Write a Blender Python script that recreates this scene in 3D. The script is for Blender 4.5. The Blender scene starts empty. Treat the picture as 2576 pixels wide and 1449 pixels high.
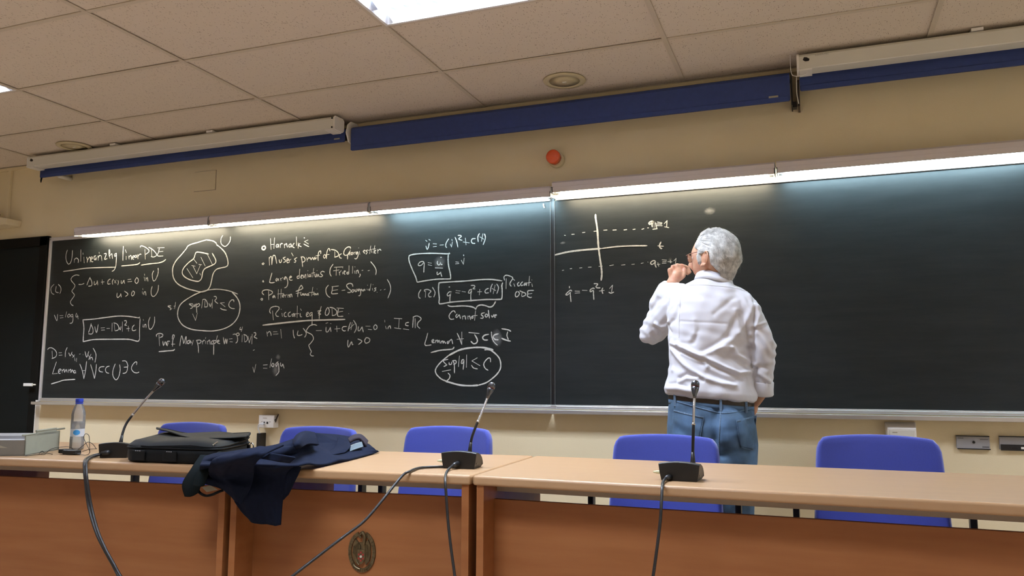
import bpy, math, random
import numpy as np
from mathutils import Vector, Matrix
from mathutils.bvhtree import BVHTree
random.seed(7); rng = np.random.RandomState(3)
PI = math.pi
S = bpy.context.scene
C = S.collection

# ---------------------------------------------------------------- camera
cam_d = bpy.data.cameras.new('camera'); cam = bpy.data.objects.new('camera', cam_d); C.objects.link(cam)
cam_d.sensor_width = 36; cam_d.lens = 28.1230; cam_d.clip_start = .05
cam.matrix_world = Matrix(((0.935446, 0.038176, 0.351402, 0.000000), (0.353459, -0.108809, -0.929100, -4.349052), (0.002766, 0.993329, -0.115279, 1.050000), (0.000000, 0.000000, 0.000000, 1.000000)))
S.camera = cam
# ---------------------------------------------------------------- world, exposure, ceiling light output
w = bpy.data.worlds.new('world'); S.world = w; w.use_nodes = True
w.node_tree.nodes['Background'].inputs[0].default_value = (.5, .6, .8, 1)
w.node_tree.nodes['Background'].inputs[1].default_value = .0
S.view_settings.view_transform = 'Standard'; S.view_settings.look = 'None'
S.view_settings.gamma = 1; S.view_settings.use_curve_mapping = False
S.view_settings.exposure = 0.17
CEIL_W = 21.5                                  # watts of each ceiling luminaire
CEIL_COL = (.87, .96, 1.12)
TUBE_WARM = (1.0, .86, .62); TUBE_COOL = (.60, .87, 1.0); TUBE_S = 56.0
ROOM = (-7.6, 3.4, -9.0, .03, 0.0, 2.70)       # x0 x1 y0 y1 floor ceiling

# ---------------------------------------------------------------- materials
def mat(name, col, rough=.5, metal=0, spec=.5, noise=0, nscale=20, bump=0, bscale=200, nstretch=(1, 1, 1), col2=None, coat=0, sheen=0, trans=0, bdist=.002, sss=0):
    m = bpy.data.materials.new(name); m.use_nodes = True
    nt = m.node_tree; b = nt.nodes['Principled BSDF']
    c = (*col, 1)
    b.inputs['Base Color'].default_value = c; b.inputs['Roughness'].default_value = rough
    b.inputs['Metallic'].default_value = metal; b.inputs['Specular IOR Level'].default_value = spec
    b.inputs['Coat Weight'].default_value = coat; b.inputs['Sheen Weight'].default_value = sheen
    b.inputs['Transmission Weight'].default_value = trans
    if sss:
        b.inputs['Subsurface Weight'].default_value = sss; b.inputs['Subsurface Scale'].default_value = .01
    if noise or bump:
        tc = nt.nodes.new('ShaderNodeTexCoord'); mp = nt.nodes.new('ShaderNodeMapping')
        mp.inputs['Scale'].default_value = nstretch
        nt.links.new(tc.outputs['Object'], mp.inputs[0])
    if noise:
        n = nt.nodes.new('ShaderNodeTexNoise'); n.inputs['Scale'].default_value = nscale; n.inputs['Detail'].default_value = 5
        nt.links.new(mp.outputs[0], n.inputs['Vector'])
        r = nt.nodes.new('ShaderNodeValToRGB')
        c2 = col2 or tuple(x * (1 - noise) for x in col)
        r.color_ramp.elements[0].color = (*c2, 1); r.color_ramp.elements[0].position = .35
        r.color_ramp.elements[1].color = c; r.color_ramp.elements[1].position = .65
        nt.links.new(n.outputs['Fac'], r.inputs[0]); nt.links.new(r.outputs[0], b.inputs['Base Color'])
    if bump:
        n2 = nt.nodes.new('ShaderNodeTexNoise'); n2.inputs['Scale'].default_value = bscale; n2.inputs['Detail'].default_value = 3
        nt.links.new(mp.outputs[0], n2.inputs['Vector'])
        bp = nt.nodes.new('ShaderNodeBump'); bp.inputs['Strength'].default_value = bump; bp.inputs['Distance'].default_value = bdist
        nt.links.new(n2.outputs['Fac'], bp.inputs['Height']); nt.links.new(bp.outputs[0], b.inputs['Normal'])
    return m
def emis(name, col, s):
    m = bpy.data.materials.new(name); m.use_nodes = True; nt = m.node_tree
    b = nt.nodes['Principled BSDF']; b.inputs['Base Color'].default_value = (.8, .8, .8, 1)
    b.inputs['Emission Color'].default_value = (*col, 1); b.inputs['Emission Strength'].default_value = s
    return m
M = {}
M['wall'] = mat('wall paint', (.76, .66, .44), .7, bump=.25, bscale=160, noise=.03, nscale=3)
M['grid'] = mat('ceiling grid', (.62, .54, .43), .5)
M['alu'] = mat('aluminium', (.72, .73, .75), .32, metal=.85)
M['alu_matt'] = mat('matt aluminium', (.62, .61, .62), .5, metal=.5)
M['white'] = mat('white plastic', (.80, .78, .74), .4)
M['housing'] = mat('screen housing', (.70, .69, .62), .45)
M['lamp_white'] = mat('lamp enamel', (.85, .85, .85), .35)
M['batten'] = mat('lamp hood enamel', (.60, .55, .54), .45)
M['blue_screen'] = mat('blue pelmet', (.042, .066, .205), .55, spec=.2, noise=.08, nscale=40)
M['blue_fabric'] = mat('blue upholstery', (.040, .060, .36), .85, sheen=.4, bump=.3, bscale=900, noise=.1, nscale=300, bdist=.0006)
M['black'] = mat('black plastic', (.005, .005, .0055), .42)
M['black_metal'] = mat('black metal', (.008, .008, .009), .35, metal=.3)
M['chrome'] = mat('satin chrome', (.55, .57, .60), .22, metal=1)
M['dark_chrome'] = mat('dark chrome', (.10, .11, .13), .25, metal=.9)
M['red'] = mat('red ring', (.10, .008, .008), .5)
M['cream_plug'] = mat('cream connector', (.62, .62, .40), .5)
M['cable'] = mat('cable rubber', (.012, .013, .015), .42)
M['wood'] = mat('beech laminate', (.43, .272, .146), .36, noise=.13, nscale=5, nstretch=(.6, 14, 14), col2=(.40, .25, .135), spec=.35)
M['wood_panel'] = mat('beech panel', (.30, .118, .040), .45, spec=.3, noise=.13, nscale=3, nstretch=(.8, 6, 9), col2=(.26, .095, .030))
M['grey_metal'] = mat('grey painted steel', (.34, .28, .22), .5)
M['floor'] = mat('floor vinyl', (.36, .26, .18), .5, noise=.2, nscale=6)
M['orange'] = mat('orange lens', (.72, .10, .025), .25, coat=.4)
M['speaker'] = mat('speaker cream', (.60, .52, .33), .6)
M['door'] = mat('dark door laminate', (.0075, .0095, .0090), .7, spec=.12)
M['door_frame'] = mat('dark door frame', (.006, .0058, .005), .7, spec=.1)
M['chalk_stick'] = mat('white handle', (.80, .80, .76), .5)
M['bag'] = mat('black nylon', (.0035, .0045, .0052), .6, spec=.14, bump=.4, bscale=1200, sheen=.04, bdist=.0005)
M['bag_trim'] = mat('black bag trim', (.004, .005, .006), .6, spec=.15)
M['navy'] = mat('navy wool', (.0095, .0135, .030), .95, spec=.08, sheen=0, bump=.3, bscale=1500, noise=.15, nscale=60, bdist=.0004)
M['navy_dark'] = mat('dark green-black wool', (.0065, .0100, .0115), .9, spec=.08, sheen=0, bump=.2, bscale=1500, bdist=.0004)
M['lining'] = mat('grey blue lining', (.09, .13, .16), .35)
M['fur'] = mat('dark collar lining', (.02, .014, .025), .9, bump=.5, bscale=300)
M['beige'] = mat('beige tag', (.35, .33, .25), .7)
M['box_dark'] = mat('grey board', (.20, .19, .165), .6, noise=.06, nscale=30)
M['box_light'] = mat('grey green board', (.30, .32, .26), .6, noise=.06, nscale=30)
M['paper'] = mat('paper', (.75, .78, .82), .7)
M['blue_cap'] = mat('blue bottle cap', (.02, .06, .55), .35)
M['brass'] = mat('bronze', (.165, .125, .065), .42, metal=.75, bump=.6, bscale=180, noise=.35, nscale=60)
M['enamel_red'] = mat('red enamel', (.30, .02, .02), .4)
M['enamel_white'] = mat('grey enamel', (.50, .45, .40), .4)
M['shirt'] = mat('white cotton shirt', (.64, .65, .71), .8, sheen=.05, bump=.15, bscale=900, bdist=.0005)
M['denim'] = mat('blue denim', (.090, .175, .31), .85, noise=.5, nscale=9, col2=(.045, .085, .135), bump=.4, bscale=1300, bdist=.0006)
M['denim_seam'] = mat('pale denim seam', (.15, .24, .36), .85, noise=.4, nscale=260)
M['denim_dark'] = mat('dark denim edge', (.022, .05, .10), .85)
M['leather'] = mat('dark brown belt', (.022, .014, .010), .4)
M['skin'] = mat('skin', (.58, .34, .22), .5, noise=.25, nscale=28, col2=(.52, .245, .155), sss=.12, bump=.15, bscale=300)
M['hair'] = mat('white grey hair', (.74, .74, .71), .6, noise=.5, nscale=45, col2=(.42, .42, .40))
M['hair2'] = mat('grey hair', (.46, .455, .43), .6, noise=.4, nscale=90, col2=(.24, .235, .22))
M['glasses'] = mat('red brown frame', (.16, .03, .02), .3)
M['shoe'] = mat('brown shoe leather', (.05, .025, .012), .4)
M['eye'] = mat('eye', (.7, .7, .68), .2)
M['nail'] = mat('nail', (.75, .50, .42), .3)
M['grey_plate'] = mat('grey connection plate', (.30, .30, .31), .45)
M['plate_text'] = mat('plate print', (.10, .10, .11), .6)
M['faint_text'] = mat('faint print', (.42, .40, .37), .6)
M['seam_metal'] = mat('dark seam metal', (.16, .17, .18), .4, metal=.6)
# ceiling tile: fissured mineral fibre
def tile_mat():
    m = mat('mineral fibre tile', (.72, .63, .52), .85); nt = m.node_tree; b = nt.nodes['Principled BSDF']
    tc = nt.nodes.new('ShaderNodeTexCoord'); geo = nt.nodes.new('ShaderNodeNewGeometry')
    mp = nt.nodes.new('ShaderNodeMapping'); mp.inputs['Scale'].default_value = (150, 62, 1); mp.inputs['Rotation'].default_value = (0, 0, .15)
    nt.links.new(geo.outputs['Position'], mp.inputs[0])
    warp = nt.nodes.new('ShaderNodeTexNoise'); warp.inputs['Scale'].default_value = 25
    nt.links.new(geo.outputs['Position'], warp.inputs['Vector'])
    add = nt.nodes.new('ShaderNodeVectorMath'); add.operation = 'MULTIPLY_ADD'
    nt.links.new(warp.outputs['Color'], add.inputs[0]); add.inputs[1].default_value = (2.5, 2.5, 0); nt.links.new(mp.outputs[0], add.inputs[2])
    vo = nt.nodes.new('ShaderNodeTexVoronoi'); vo.inputs['Scale'].default_value = 1.0; vo.inputs['Randomness'].default_value = 1
    nt.links.new(add.outputs[0], vo.inputs['Vector'])
    lt = nt.nodes.new('ShaderNodeMapRange'); lt.inputs['From Min'].default_value = .16; lt.inputs['From Max'].default_value = .30
    nt.links.new(vo.outputs['Distance'], lt.inputs['Value'])
    sep = nt.nodes.new('ShaderNodeSeparateColor'); nt.links.new(vo.outputs['Color'], sep.inputs[0])
    gt = nt.nodes.new('ShaderNodeMath'); gt.operation = 'GREATER_THAN'; gt.inputs[1].default_value = .45
    nt.links.new(sep.outputs[0], gt.inputs[0])
    mx = nt.nodes.new('ShaderNodeMath'); mx.operation = 'MAXIMUM'
    nt.links.new(lt.outputs[0], mx.inputs[0]); nt.links.new(gt.outputs[0], mx.inputs[1])
    r = nt.nodes.new('ShaderNodeValToRGB'); r.color_ramp.elements[0].color = (.33, .25, .18, 1); r.color_ramp.elements[1].color = (.72, .63, .52, 1)
    nt.links.new(mx.outputs[0], r.inputs[0]); nt.links.new(r.outputs[0], b.inputs['Base Color'])
    return m
M['tile'] = tile_mat()
def board_mat():
    m = mat('blackboard enamel', (.020, .026, .026), .47, spec=.34); nt = m.node_tree; b = nt.nodes['Principled BSDF']
    geo = nt.nodes.new('ShaderNodeNewGeometry'); mp = nt.nodes.new('ShaderNodeMapping')
    mp.inputs['Scale'].default_value = (.7, 1, 6); mp.inputs['Rotation'].default_value = (0, .12, 0)
    nt.links.new(geo.outputs['Position'], mp.inputs[0])
    n = nt.nodes.new('ShaderNodeTexNoise'); n.inputs['Scale'].default_value = 3.2; n.inputs['Detail'].default_value = 8; n.inputs['Roughness'].default_value = .7
    nt.links.new(mp.outputs[0], n.inputs['Vector'])
    r = nt.nodes.new('ShaderNodeValToRGB')
    r.color_ramp.elements[0].position = .4; r.color_ramp.elements[0].color = (.0060, .0088, .0096, 1)
    r.color_ramp.elements[1].position = .8; r.color_ramp.elements[1].color = (.016, .020, .021, 1)
    nt.links.new(n.outputs['Fac'], r.inputs[0]); nt.links.new(r.outputs[0], b.inputs['Base Color'])
    return m
M['board'] = board_mat()
M['chalk'] = mat('chalk', (.74, .74, .70), .95, noise=.45, nscale=420)
def smudge_mat():
    m = bpy.data.materials.new('chalk smudge'); m.use_nodes = True; nt = m.node_tree; b = nt.nodes['Principled BSDF']
    b.inputs['Base Color'].default_value = (.55, .56, .58, 1); b.inputs['Roughness'].default_value = .95
    tc = nt.nodes.new('ShaderNodeTexCoord'); gr = nt.nodes.new('ShaderNodeTexGradient'); gr.gradient_type = 'SPHERICAL'
    mp = nt.nodes.new('ShaderNodeMapping'); mp.inputs['Location'].default_value = (-1, -1, -1); mp.inputs['Scale'].default_value = (2, 2, 2)
    nt.links.new(tc.outputs['Generated'], mp.inputs[0]); 
    sx = nt.nodes.new('ShaderNodeSeparateXYZ'); nt.links.new(mp.outputs[0], sx.inputs[0])
    cx = nt.nodes.new('ShaderNodeCombineXYZ'); nt.links.new(sx.outputs[0], cx.inputs[0]); nt.links.new(sx.outputs[2], cx.inputs[1])
    nt.links.new(cx.outputs[0], gr.inputs[0])
    n = nt.nodes.new('ShaderNodeTexNoise'); n.inputs['Scale'].default_value = 3; n.inputs['Detail'].default_value = 6; n.inputs['Distortion'].default_value = 1
    mp2 = nt.nodes.new('ShaderNodeMapping'); mp2.inputs['Scale'].default_value = (3, 1, 1); mp2.inputs['Rotation'].default_value = (0, .6, 0)
    nt.links.new(tc.outputs['Generated'], mp2.inputs[0]); nt.links.new(mp2.outputs[0], n.inputs['Vector'])
    mu = nt.nodes.new('ShaderNodeMath'); mu.operation = 'MULTIPLY'; nt.links.new(gr.outputs['Fac'], mu.inputs[0]); nt.links.new(n.outputs['Fac'], mu.inputs[1])
    mu2 = nt.nodes.new('ShaderNodeMath'); mu2.operation = 'MULTIPLY'; nt.links.new(mu.outputs[0], mu2.inputs[0]); mu2.inputs[1].default_value = .62
    mu2.use_clamp = True
    nt.links.new(mu2.outputs[0], b.inputs['Alpha'])
    return m
M['smudge'] = smudge_mat()
def clear_mat(name, tint, fac_boost=0.0, rough=.05):
    m = bpy.data.materials.new(name); m.use_nodes = True; nt = m.node_tree; nt.nodes.remove(nt.nodes['Principled BSDF'])
    out = nt.nodes['Material Output']; tr = nt.nodes.new('ShaderNodeBsdfTransparent'); tr.inputs[0].default_value = (*tint, 1)
    gl = nt.nodes.new('ShaderNodeBsdfGlossy'); gl.inputs['Roughness'].default_value = rough
    df = nt.nodes.new('ShaderNodeBsdfDiffuse'); df.inputs[0].default_value = (.9, .92, .95, 1)
    fr = nt.nodes.new('ShaderNodeLayerWeight'); fr.inputs[0].default_value = .35
    m1 = nt.nodes.new('ShaderNodeMixShader'); m1.inputs[0].default_value = fac_boost
    nt.links.new(tr.outputs[0], m1.inputs[1]); nt.links.new(df.outputs[0], m1.inputs[2])
    m2 = nt.nodes.new('ShaderNodeMixShader'); nt.links.new(fr.outputs['Fresnel'], m2.inputs[0]); nt.links.new(m1.outputs[0], m2.inputs[1]); nt.links.new(gl.outputs[0], m2.inputs[2])
    nt.links.new(m2.outputs[0], out.inputs[0]); return m
M['bottle'] = clear_mat('clear PET', (.96, .97, .98), .22)
M['water'] = clear_mat('water', (.96, .97, .98), .25)
M['lens'] = clear_mat('spectacle lens', (.85, .85, .82), .04)
M['label'] = mat('bottle label', (.62, .66, .72), .35)
M['label_blue'] = mat('label blue', (.05, .32, .75), .35)

# ---------------------------------------------------------------- mesh building
class MB:
    def __init__(s): s.v = []; s.f = []
    def add(s, vs, fs):
        n = len(s.v); s.v += [tuple(float(q) for q in x) for x in vs]; s.f += [tuple(i + n for i in f) for f in fs]; return s
    def box(s, x0, x1, y0, y1, z0, z1):
        return s.hexa([(x0, y0, z0), (x1, y0, z0), (x1, y1, z0), (x0, y1, z0), (x0, y0, z1), (x1, y0, z1), (x1, y1, z1), (x0, y1, z1)])
    def hexa(s, p): return s.add(p, [(0, 3, 2, 1), (4, 5, 6, 7), (0, 1, 5, 4), (1, 2, 6, 5), (2, 3, 7, 6), (3, 0, 4, 7)])
    def prism(s, poly, axis, a0, a1):          # poly: 2D list; axis: extrude axis
        n = len(poly)
        def mk(p, a):
            return {'x': (a, p[0], p[1]), 'y': (p[0], a, p[1]), 'z': (p[0], p[1], a)}[axis]
        vs = [mk(p, a0) for p in poly] + [mk(p, a1) for p in poly]
        fs = [tuple(range(n))[::-1], tuple(range(n, 2 * n))] + [(i, (i + 1) % n, n + (i + 1) % n, n + i) for i in range(n)]
        return s.add(vs, fs)
    def tube(s, pts, r, n=8, cap=True, flat=None):
        P = [Vector(p) for p in pts]; R = r if isinstance(r, (list, tuple)) else [r] * len(P)
        vs = []; prev = None
        for i, p in enumerate(P):
            t = (P[min(i + 1, len(P) - 1)] - P[max(i - 1, 0)])
            t = t.normalized() if t.length > 1e-9 else Vector((0, 0, 1))
            if prev is None:
                a = t.orthogonal().normalized()
            else:
                a = prev - t * prev.dot(t)
                a = a.normalized() if a.length > 1e-6 else t.orthogonal().normalized()
            prev = a; b = t.cross(a)
            for k in range(n):
                q = 2 * PI * k / n
                vs.append(p + (a * math.cos(q) + b * math.sin(q)) * R[i])
        fs = []
        for i in range(len(P) - 1):
            for k in range(n): fs.append((i * n + k, i * n + (k + 1) % n, (i + 1) * n + (k + 1) % n, (i + 1) * n + k))
        if cap: fs += [tuple(range(n))[::-1], tuple((len(P) - 1) * n + k for k in range(n))]
        return s.add(vs, fs)
    def lathe(s, prof, c=(0, 0, 0), n=24, axis='z', cap=True):
        vs = []
        for r, h in prof:
            for k in range(n):
                q = 2 * PI * k / n; a, b = r * math.cos(q), r * math.sin(q)
                o = {'z': (a, b, h), 'y': (a, h, b), 'x': (h, a, b)}[axis]
                vs.append((c[0] + o[0], c[1] + o[1], c[2] + o[2]))
        fs = []
        for i in range(len(prof) - 1):
            for k in range(n): fs.append((i * n + k, i * n + (k + 1) % n, (i + 1) * n + (k + 1) % n, (i + 1) * n + k))
        if cap: fs += [tuple(range(n))[::-1], tuple((len(prof) - 1) * n + k for k in range(n))]
        return s.add(vs, fs)
    def grid(s, G):                               # G[i][j] points
        m, n = len(G), len(G[0]); vs = [p for row in G for p in row]
        return s.add(vs, [(i * n + j, i * n + j + 1, (i + 1) * n + j + 1, (i + 1) * n + j) for i in range(m - 1) for j in range(n - 1)])
    def loft(s, rings, cap=True):
        n = len(rings[0]); vs = [p for r in rings for p in r]; m = len(rings)
        fs = [(i * n + k, i * n + (k + 1) % n, (i + 1) * n + (k + 1) % n, (i + 1) * n + k) for i in range(m - 1) for k in range(n)]
        if cap: fs += [tuple(range(n))[::-1], tuple((m - 1) * n + k for k in range(n))]
        return s.add(vs, fs)
    def ell(s, c, r, n=16, rot=None):
        c = Vector(c); vs = []; m = n // 2
        for i in range(m + 1):
            th = PI * i / m
            for k in range(n):
                q = 2 * PI * k / n
                p = Vector((r[0] * math.sin(th) * math.cos(q), r[1] * math.sin(th) * math.sin(q), r[2] * math.cos(th)))
                if rot: p = rot @ p
                vs.append(c + p)
        fs = [(i * n + k, (i + 1) * n + k, (i + 1) * n + (k + 1) % n, i * n + (k + 1) % n) for i in range(m) for k in range(n)]
        return s.add(vs, fs)
ORG = {}
def obj(name, mb, m, parent=None, smooth=False, bevel=0, seg=2, origin=None, solid=0, sub=0):
    me = bpy.data.meshes.new(name)
    vs = np.array(mb.v if isinstance(mb, MB) else mb[0], dtype=float); fs = mb.f if isinstance(mb, MB) else mb[1]
    if parent is not None: off = ORG[parent]
    elif origin is not None: off = Vector(origin)
    else: off = Vector(((vs[:, 0].min() + vs[:, 0].max()) / 2, (vs[:, 1].min() + vs[:, 1].max()) / 2, vs[:, 2].min()))
    vs = vs - np.array(off)
    me.from_pydata(vs.tolist(), [], fs); me.validate(); 
    o = bpy.data.objects.new(name, me); C.objects.link(o); me.materials.append(m)
    if parent is not None: o.parent = parent
    else: o.location = off
    ORG[o] = off
    if smooth: me.polygons.foreach_set('use_smooth', [True] * len(me.polygons))
    if solid: k = o.modifiers.new('thickness', 'SOLIDIFY'); k.thickness = solid; k.offset = 0
    if bevel:
        k = o.modifiers.new('bevel', 'BEVEL'); k.width = bevel; k.segments = seg; k.limit_method = 'ANGLE'; k.angle_limit = .6
        me.polygons.foreach_set('use_smooth', [True] * len(me.polygons))
        k2 = o.modifiers.new('wn', 'WEIGHTED_NORMAL'); k2.keep_sharp = True
    if sub: k = o.modifiers.new('sub', 'SUBSURF'); k.levels = sub; k.render_levels = sub
    return o
def empty(name, loc, label=None, cat=None, group=None):
    o = bpy.data.objects.new(name, None); C.objects.link(o); o.location = loc; ORG[o] = Vector(loc); o.empty_display_size = .1
    if label: tag(o, label, cat, group)
    return o
def tag(o, label=None, cat=None, group=None, kind=None):
    if label: o['label'] = label
    if cat: o['category'] = cat
    if group: o['group'] = group
    if kind: o['kind'] = kind
    return o
def copy_tree(o, parent=None):
    c = o.copy(); C.objects.link(c)
    if parent is not None: c.parent = parent
    for ch in [q for q in KIDS.get(o, [])]: copy_tree(ch, c)
    return c
KIDS = {}
def kids_of(o):
    for q in list(bpy.data.objects):
        if q.parent: KIDS.setdefault(q.parent, [])
        if q.parent and q not in KIDS[q.parent]: KIDS[q.parent].append(q)
def catmull(pts, n=8, closed=False):
    P = [Vector(p) for p in pts]; out = []; m = len(P)
    if m < 3: return [P[0].lerp(P[-1], i / n) for i in range(n + 1)]
    for i in range(m - 1):
        p0, p1, p2, p3 = P[max(i - 1, 0)], P[i], P[i + 1], P[min(i + 2, m - 1)]
        for k in range(n):
            t = k / n
            out.append(.5 * ((2 * p1) + (p2 - p0) * t + (2 * p0 - 5 * p1 + 4 * p2 - p3) * t * t + (3 * p1 - p0 - 3 * p2 + p3) * t ** 3))
    out.append(P[-1]); return out
def patch(ctrl, nu=8, nv=8):                     # smooth surface through a net of points
    rows = [catmull(r, nv) for r in ctrl]
    cols = [catmull([rows[i][j] for i in range(len(rows))], nu) for j in range(len(rows[0]))]
    return [[cols[j][i] for j in range(len(cols))] for i in range(len(cols[0]))]
def text_mesh(name, body, size, m, parent, mat4, extrude=.0004):
    cu = bpy.data.curves.new(name, 'FONT'); cu.body = body; cu.size = size; cu.extrude = extrude; cu.align_x = 'LEFT'
    t = bpy.data.objects.new(name, cu); C.objects.link(t); dg = bpy.context.evaluated_depsgraph_get(); dg.update()
    me = bpy.data.meshes.new_from_object(t.evaluated_get(dg)); bpy.data.objects.remove(t)
    me.transform(mat4); me.transform(Matrix.Translation(-ORG[parent]))
    me.materials.clear(); me.materials.append(m)
    o = bpy.data.objects.new(name, me); C.objects.link(o); o.parent = parent; ORG[o] = ORG[parent]; return o
FACE = Matrix.Rotation(PI / 2, 4, 'X')            # text standing upright, read from -y

# ================================================================ THE ROOM
x0, x1, y0, y1, z0, zc = ROOM
T = .15
tag(obj('wall_front', MB().box(x0 - T, x1 + T, .012, .012 + T, z0, zc + .2), M['wall']), kind='structure')
tag(obj('wall_left', MB().box(x0 - T, x0, y0, .012, z0, zc + .2), M['wall']), kind='structure')
tag(obj('wall_right', MB().box(x1, x1 + T, y0, .012, z0, zc + .2), M['wall']), kind='structure')
tag(obj('wall_back', MB().box(x0 - T, x1 + T, y0 - T, y0, z0, zc + .2), M['wall']), kind='structure')
tag(obj('floor', MB().box(x0 - T, x1 + T, y0 - T, .012 + T, -.1, 0), M['floor']), kind='structure')
CX, RY = -4.2268, -.6027                          # a ceiling grid crossing; tiles are 1.2 x 0.6
ceil = tag(obj('ceiling', MB().box(x0 - T, x1 + T, y0 - T, .012 + T, zc + .2, zc + .3), M['wall']), kind='structure')
LUM = {(i, j) for i in (-1, 2, 5) for j in (2, 6, 10)}   # (column, row) cells that hold a luminaire; row 0 touches the wall
tm = MB().box(.006, 1.194, -.594, -.006, .0, .014)
tile0 = None
cols = range(-3, 7); rows = range(0, 14)
def cell(i, j): return CX + 1.2 * i, (RY - .6 * (j - 1))      # left x, wall-side y
for i in cols:
    for j in rows:
        if (i, j) in LUM: continue
        X, Yy = cell(i, j)
        if X > x1 or X + 1.2 < x0: continue
        if tile0 is None:
            tile0 = obj('ceiling_tile', tm, M['tile'], origin=(0, 0, 0)); tile0.parent = ceil; o = tile0
        else:
            o = tile0.copy(); C.objects.link(o)
        o.location = Vector((X, Yy, zc + .004 + random.uniform(0, .003))) - ORG[ceil]
        o.rotation_euler = (random.uniform(-.002, .002), random.uniform(-.002, .002), 0)
barmb = MB().box(0, 1, -.012, .012, 0, .003).box(0, 1, -.001, .001, .003, .03)
for j in range(0, 15):
    yy = RY - .6 * (j - 1)
    if j == 0: yy = .0
    obj('grid_bar', MB().box(x0, x1, yy - .012, yy + .012, zc, zc + .003), M['grid'], ceil)
for i in range(-2, 7):
    X = CX + 1.2 * i
    obj('grid_bar', MB().box(X - .012, X + .012, y0, 0, zc - .001, zc + .002), M['grid'], ceil)
tag(obj('trim_1', MB().box(x0, x1, -.012, .012, zc - .022, zc - .002), M['wall']), kind='structure')
# ---- recessed luminaires with V-louvres
def luminaire(X, Yy, label):
    r = empty('ceiling_luminaire', (X, Yy, zc), label, 'ceiling light', 'recessed louvred lights in the ceiling')
    fr = MB()
    for a in ((.006, 1.194, -.594, -.58), (.006, 1.194, -.02, -.006), (.006, .02, -.58, -.02), (1.18, 1.194, -.58, -.02)):
        fr.box(X + a[0], X + a[1], Yy + a[2], Yy + a[3], zc - .002, zc + .10)
    obj('frame', fr, M['lamp_white'], r)
    bk = MB().box(X + .006, X + 1.194, Yy - .594, Yy - .006, zc + .10, zc + .11)
    obj('reflector', bk, M['louvre_back'], r)
    lv = MB()
    for k in range(1, 4):                          # long V blades
        yc = Yy - .02 - .56 * k / 4
        lv.prism([(yc - .02, zc + .055), (yc + .02, zc + .055), (yc, zc + .002)], 'x', X + .02, X + 1.18)
    obj('louvre', lv, M['louvre'], r)
    for k in range(4):                             # cross blades: petals hanging between the long blades
        ya, yb = Yy - .02 - .56 * k / 4, Yy - .02 - .56 * (k + 1) / 4
        ym = (ya + yb) / 2
        pm = MB()
        for q in range(18):
            xc = X + .05 + q * .0647
            A, B = .024, .002
            for (ye, sgn) in ((ya, 1), (yb, -1)):
                pm.add([(xc - A, ye, zc + .05), (xc, ye, zc + .004), (xc + A, ye, zc + .05), (xc - .006, ym, zc + .05), (xc, ym, zc + .028), (xc + .006, ym, zc + .05)],
                       [(0, 1, 4, 3), (1, 2, 5, 4)])
        obj('cross_blade', pm, M['louvre'], r)
    tb = MB()
    for k in range(4):
        yc = Yy - .02 - .56 * (k + .5) / 4
        tb.tube([(X + .03, yc, zc + .08), (X + 1.17, yc, zc + .08)], .008, 8)
    obj('fluorescent_tube', tb, M['lamp_glass'], r)
    for k in range(4):
        L = bpy.data.lights.new('luminaire_lamp', 'AREA'); L.shape = 'RECTANGLE'; L.size = 1.12; L.size_y = .03; L.energy = CEIL_W; L.color = CEIL_COL; L.spread = math.radians(160)
        lo = bpy.data.objects.new('lamp', L); C.objects.link(lo); lo.parent = r; lo.location = (.6, -.02 - .56 * (k + .5) / 4, .066)
    return r
M['louvre'] = mat('satin louvre', (.80, .85, .95), .22, metal=.5, noise=.3, nscale=30, nstretch=(1, 1, 3))
M['louvre_back'] = mat('lamp reflector', (.42, .44, .56), .3, metal=.5, noise=.5, nscale=12)
M['lamp_glass'] = emis('lit tube', (.90, .96, 1.0), 1.6)
pos = {-1: 'left', 2: 'middle', 5: 'right'}
for (i, j) in sorted(LUM, key=lambda a: (a[1], a[0])):
    X, Yy = cell(i, j)
    row = {2: 'nearest the blackboard', 6: 'over the room centre', 10: 'near the back wall'}[j]
    nm = {(-1, 2): 'recessed louvred ceiling light cut off by the left edge of the view', (2, 2): 'bright louvred ceiling light recessed in the tiles above the middle blue pelmet'}.get((i, j), f'louvred ceiling light, {pos[i]} one of the row {row}')
    luminaire(X, Yy, nm)
# ---- round ceiling speakers
for (c, R, lab) in (((-1.2397, -0.2600, 2.7000), .118, 'round cream ceiling speaker near the middle blue pelmet'), ((-4.8772, -0.2691, 2.7000), .118, 'round cream ceiling speaker above the left white screen housing')):
    r = empty('ceiling_speaker', (c[0], c[1], zc), lab, 'speaker', 'ceiling speakers')
    obj('rim', MB().lathe([(R, .0), (R - .002, -.005), (R - .03, -.008), (R - .034, -.004), (R - .034, .0)], (c[0], c[1], zc), 48), M['speaker'], r, smooth=True)
    obj('grille', MB().lathe([(R - .034, -.0045), (.02, -.0075), (.001, -.0075)], (c[0], c[1], zc), 48), M['speaker'], r, smooth=True)
    obj('badge', MB().box(c[0] - .012, c[0] + .012, c[1] - .004, c[1] + .004, zc - .010, zc - .007), M['white'], r)

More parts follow.
